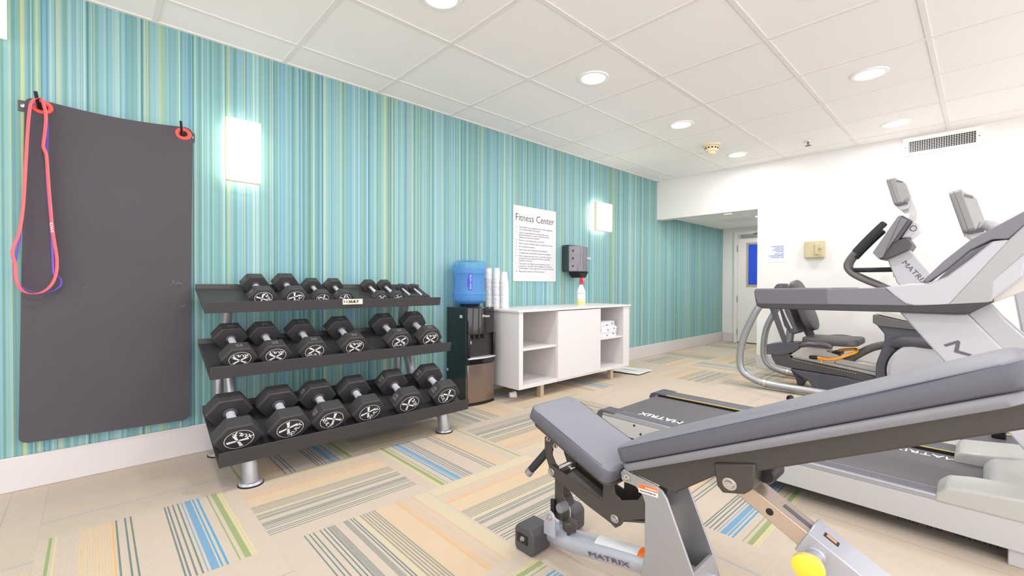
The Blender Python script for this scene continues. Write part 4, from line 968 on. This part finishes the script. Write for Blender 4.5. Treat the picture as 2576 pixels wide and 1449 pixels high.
# front body, flywheel shroud, crank
prism('front_body', [(2.321, .620), (2.345, .600), (2.391, .535), (2.391, .478), (2.365, .38), (2.342, .30), (2.335, .12), (3.0, .08), (3.1, .30), (2.95, .60), (2.60, .600)], 'Y', 4.52, 4.78, slate, t, .010)
prism('body_top_cover', [(2.321, .620), (2.321, .685), (2.342, .683), (2.567, .632), (2.95, .60), (2.95, .56), (2.567, .582), (2.359, .598)], 'Y', 4.50, 4.80, mat('warm grey steel', (96, 92, 92), .4), t, .004)
prism('accessory_tray', [(2.345, .690), (2.36, .700), (2.56, .650), (2.55, .640)], 'Y', 4.53, 4.76, mat('zinc plate', (190, 185, 180)), t)
sh_ = lathe('flywheel_shroud', [(.26, 4.43), (.285, 4.45), (.29, 4.52)], (2.700, 0, .262), M_wpl, t, 'Y', 56, .9)
lathe('shroud_rim', [(.292, 4.47), (.300, 4.48), (.300, 4.515)], (2.700, 0, .262), M_black, sh_, 'Y', 56, .9)
tube('frame_arm', [(2.10, 4.62, .255), (2.154, 4.61, .292), (2.244, 4.60, .368), (2.331, 4.58, .425), (2.464, 4.53, .470), (2.52, 4.50, .482)], .030, mat('warm grey steel', (96, 92, 92), .4), t, n=6)
tube('arm_knuckle', [(2.455, 4.52, .468), (2.54, 4.47, .492), (2.70, 4.44, .50)], .046, M_dkgy, t, n=6)
lathe('pedal', [(.055, 4.30), (.06, 4.31), (.06, 4.38), (.05, 4.39)], (2.735, 0, .300), M_mgy, t, 'Y', 24, .6)
# mast, lower console, screen
ms = prism('console_mast', [(2.395, 1.130), (2.50, 1.235), (2.70, .93), (2.92, .62), (2.70, .62), (2.455, .94)], 'Y', 4.58, 4.72, M_wpl, t, .008)
text('lettering', 'MATRIX', .050, (2.480, 4.579, 1.095), (.60, 0, -.80), (.80, 0, .60), M_dkgy, ms, sx=1.25)
Y4 = (4.50, 4.84)
lc = prism('lower_console', [(2.392, 1.247), (2.478, 1.273), (2.520, 1.286), (2.550, 1.228), (2.530, 1.19), (2.414, 1.128), (2.359, 1.120)], 'Y', 4.515, 4.825, mat('dark console plastic', (78, 76, 78), .45), t, .006)
prism('console_body', [(2.352, 1.128), (2.316, 1.176), (2.462, 1.442), (2.472, 1.452), (2.494, 1.452), (2.545, 1.410), (2.500, 1.325), (2.470, 1.270), (2.40, 1.225), (2.385, 1.14)], 'Y', *Y4, M_dkgy, t, 0)
prism('console_edge', [(2.352, 1.128), (2.316, 1.176), (2.462, 1.442), (2.474, 1.454), (2.488, 1.450), (2.392, 1.178), (2.378, 1.140)], 'Y', Y4[0]-.004, Y4[1]+.004, mat('edge grey', (124, 122, 124), .45), t, 0)
prism('side_cheek', [(2.400, 1.19), (2.487, 1.438), (2.522, 1.414), (2.434, 1.250)], 'Y', 4.4900, 4.4990, M_mgy, lc, 0)
sp_ = prism('speaker_panel', [(2.480, 1.282), (2.545, 1.405), (2.576, 1.392), (2.582, 1.372), (2.578, 1.336), (2.535, 1.288)], 'Y', 4.54, 4.80, M_wpl, lc, .006)
bm = nb(); path = [Vector((2.552+.018*math.cos(2*math.pi*k/20), 4.538, 1.352+.02*math.sin(2*math.pi*k/20))) for k in range(20)]
atube(bm, path, .0025, 6, closed=True); finish(bm, 'speaker_ring', M_dkgy, sp_)
tube('screen_neck', [(2.520, 4.69, 1.40), (2.540, 4.70, 1.47), (2.520, 4.72, 1.55), (2.485, 4.75, 1.64)], 0, M_lgy, t, shape=[(.022, .05), (-.022, .05), (-.022, -.05), (.022, -.05)], n=6)
def screen(par, A, B, y0, y1, t1=.022, t2=.050, t3=.095, iy=.075):
    """TV box: A lower front, B upper front (x,z) on the side facing the rider; the shell tapers to the back"""
    A = Vector((A[0], 0, A[1])); B = Vector((B[0], 0, B[1])); d = (B-A); L = d.length; d.normalize(); n = Vector((d.z, 0, -d.x))
    def ring(bm, nn, a, b, i):
        c = .014; out = []
        for (u, y, du, dy) in ((a, y0+i, c, 0), (a, y0+i, 0, c), (a, y1-i, 0, -c), (a, y1-i, c, 0), (b, y1-i, -c, 0), (b, y1-i, 0, -c), (b, y0+i, 0, c), (b, y0+i, -c, 0)):
            out.append(bm.verts.new(A+d*(u+du)+n*nn+Vector((0, y+dy, 0))))
        return out
    def loft(name, rs, m, par, bev=.003):
        bm = nb(); R_ = [ring(bm, *r) for r in rs]
        for i in range(len(R_)-1):
            for k in range(8): bm.faces.new((R_[i][k], R_[i][(k+1) % 8], R_[i+1][(k+1) % 8], R_[i+1][k]))
        bm.faces.new(R_[0][::-1]); bm.faces.new(R_[-1]); return finish(bm, name, m, par, bevel=bev)
    o = loft('screen_bezel', [(0, .006, L-.006, .004), (.006, 0, L, 0), (t1, 0, L, 0)], mat('screen bezel grey', (134, 132, 132), .4), par)
    sh = loft('screen_shell', [(t1, 0, L, 0), (t2, 0, L, 0), (t3, .03, L-.05, iy), (t3+.006, .04, L-.06, iy+.01)], mat('screen shell grey', (140, 139, 137), .4), par)
    bm = nb(); vs = [A+d*.02+n*-.001+Vector((0, y0+.02, 0)), A+d*.02+n*-.001+Vector((0, y1-.02, 0)), A+d*(L-.02)+n*-.001+Vector((0, y1-.02, 0)), A+d*(L-.02)+n*-.001+Vector((0, y0+.02, 0))]
    bm.faces.new([bm.verts.new(v) for v in vs]); finish(bm, 'screen_glass', M_black, o)
    def patch(name, pts, m):  # lies on the tapered near side of the shell
        bm = nb(); f = []
        for w, u in pts:
            y = y0+iy*w; nn = t2+(t3-t2)*w; f.append(bm.verts.new(A+d*u+n*(nn+.0012)+Vector((0, y-.0012, 0))))
        bm.faces.new(f); finish(bm, name, m, sh)
    patch('carry_slot', [(.12, L*.80), (.12, L*.86), (.85, L*.80), (.85, L*.735)], mat('slot shadow grey', (96, 92, 90), .6))
    patch('speaker_grille', [(.25, L*.03), (.62, L*.17), (.92, L*.15), (.92, L*.12)], mat('grille grey', (128, 126, 124), .5))
    chin = [A+n*.004, A+n*(t2+.02), A+n*(t2+.035)-d*.012, A+n*(t2+.02)-d*.05, A+n*.028-d*.05]
    prism('screen_chin', [(q.x, q.z) for q in chin], 'Y', y0+.03, y1-.03, M_lgy, o, .003)
    prism('chin_gap', [(q.x, q.z) for q in (A+n*.01-d*.001, A+n*(t2+.024)+d*.004, A+n*(t2+.03)-d*.014, A+n*.02-d*.012)], 'Y', y0+.012, y1-.012, M_dkgy, o)
    return o
screen(t, (2.432, 1.550), (2.378, 1.764), 4.60, 4.92)
for yo, dx, dz in ((4.49, 0, 0), (4.80, -.045, -.03)):
    tube('handlebar', [(2.385+dx, yo, 1.40+dz), (2.33+dx, yo, 1.34+dz), (2.255+dx, yo, 1.25+dz), (2.185+dx, yo, 1.16+dz), (2.150+dx*.5, yo, 1.09+dz), (2.165, yo, 1.035+dz*.5), (2.22, yo, .985), (2.33, yo+.02, .925), (2.46, 4.62, .865), (2.56, 4.65, .82)], .020, mat('warm grey steel', (96, 92, 92)), t, n=6)
    tube('hand_grip', [(2.392+dx, yo, 1.408+dz), (2.33+dx, yo, 1.34+dz), (2.255+dx, yo, 1.25+dz), (2.205+dx, yo, 1.185+dz)], [.016]+[.025]*17+[.023], M_rub2, t, n=6)
tube('cross_grip', [(2.16, 4.49, 1.05), (2.19, 4.66, 1.045), (2.44, 4.66, 1.045)], .019, M_rub2, t, n=4)
for zz in (1.085, .985): box('mast_clip', 2.43, 2.46, 4.60, 4.64, zz, zz+.03, M_lgy, ms, .003)

# ------------------------------------------------------------ machine between treadmill and bike
t = thing('elliptical_trainer', 'exercise machine mostly hidden behind the treadmill, large tilted grey screen on top', 'exercise machine', (2.9, 3.55, 0))
prism('base_frame', [(2.02, .03), (2.02, .07), (2.6, .12), (3.3, .14), (3.3, .03)], 'Y', 3.42, 3.68, M_dkgy, t, .01)
tube('rear_lift_handle', [(1.985, 3.63, .06), (1.965, 3.63, .105), (1.985, 3.62, .122), (2.01, 3.56, .122), (1.995, 3.52, .10), (2.03, 3.52, .06)], .011, M_black, t, n=5)
dk = prism('side_deck', [(2.60, 3.06), (2.89, 3.07), (2.86, 3.26), (2.60, 3.2)], 'Z', .06, .150, mat('black textured panel', (80, 80, 82), .6, bump=.5, bscale=500), t, .004)
prism('foot_deck', [(2.87, 3.02), (3.35, 3.05), (3.35, 3.42), (2.82, 3.32)], 'Z', .06, .165, M_dkgy, t, .01)
bm = nb(); atube(bm, [Vector((2.84, 3.30, .170)), Vector((3.1, 3.36, .170)), Vector((3.35, 3.42, .170))], .004, 8); finish(bm, 'yellow_stripe', M_yel, t)
cp = box('strap_clip', 2.955, 3.005, 3.24, 3.30, .165, .205, M_black, t, .006)
bolt(dk, (2.895, 3.09, .166), .006, 'Y', -1)
prism('console_mast', [(3.00, 1.10), (3.06, 1.13), (3.30, .12), (3.14, .12)], 'Y', 3.48, 3.62, M_wpl, t, .006)
screen(t, (2.842, 1.205), (2.782, 1.437), 3.45, 3.80, .022, .050, .09, .075)
tube('screen_neck', [(2.90, 3.62, 1.26), (3.0, 3.60, 1.22), (3.04, 3.58, 1.10)], .03, M_lgy, t, n=4)
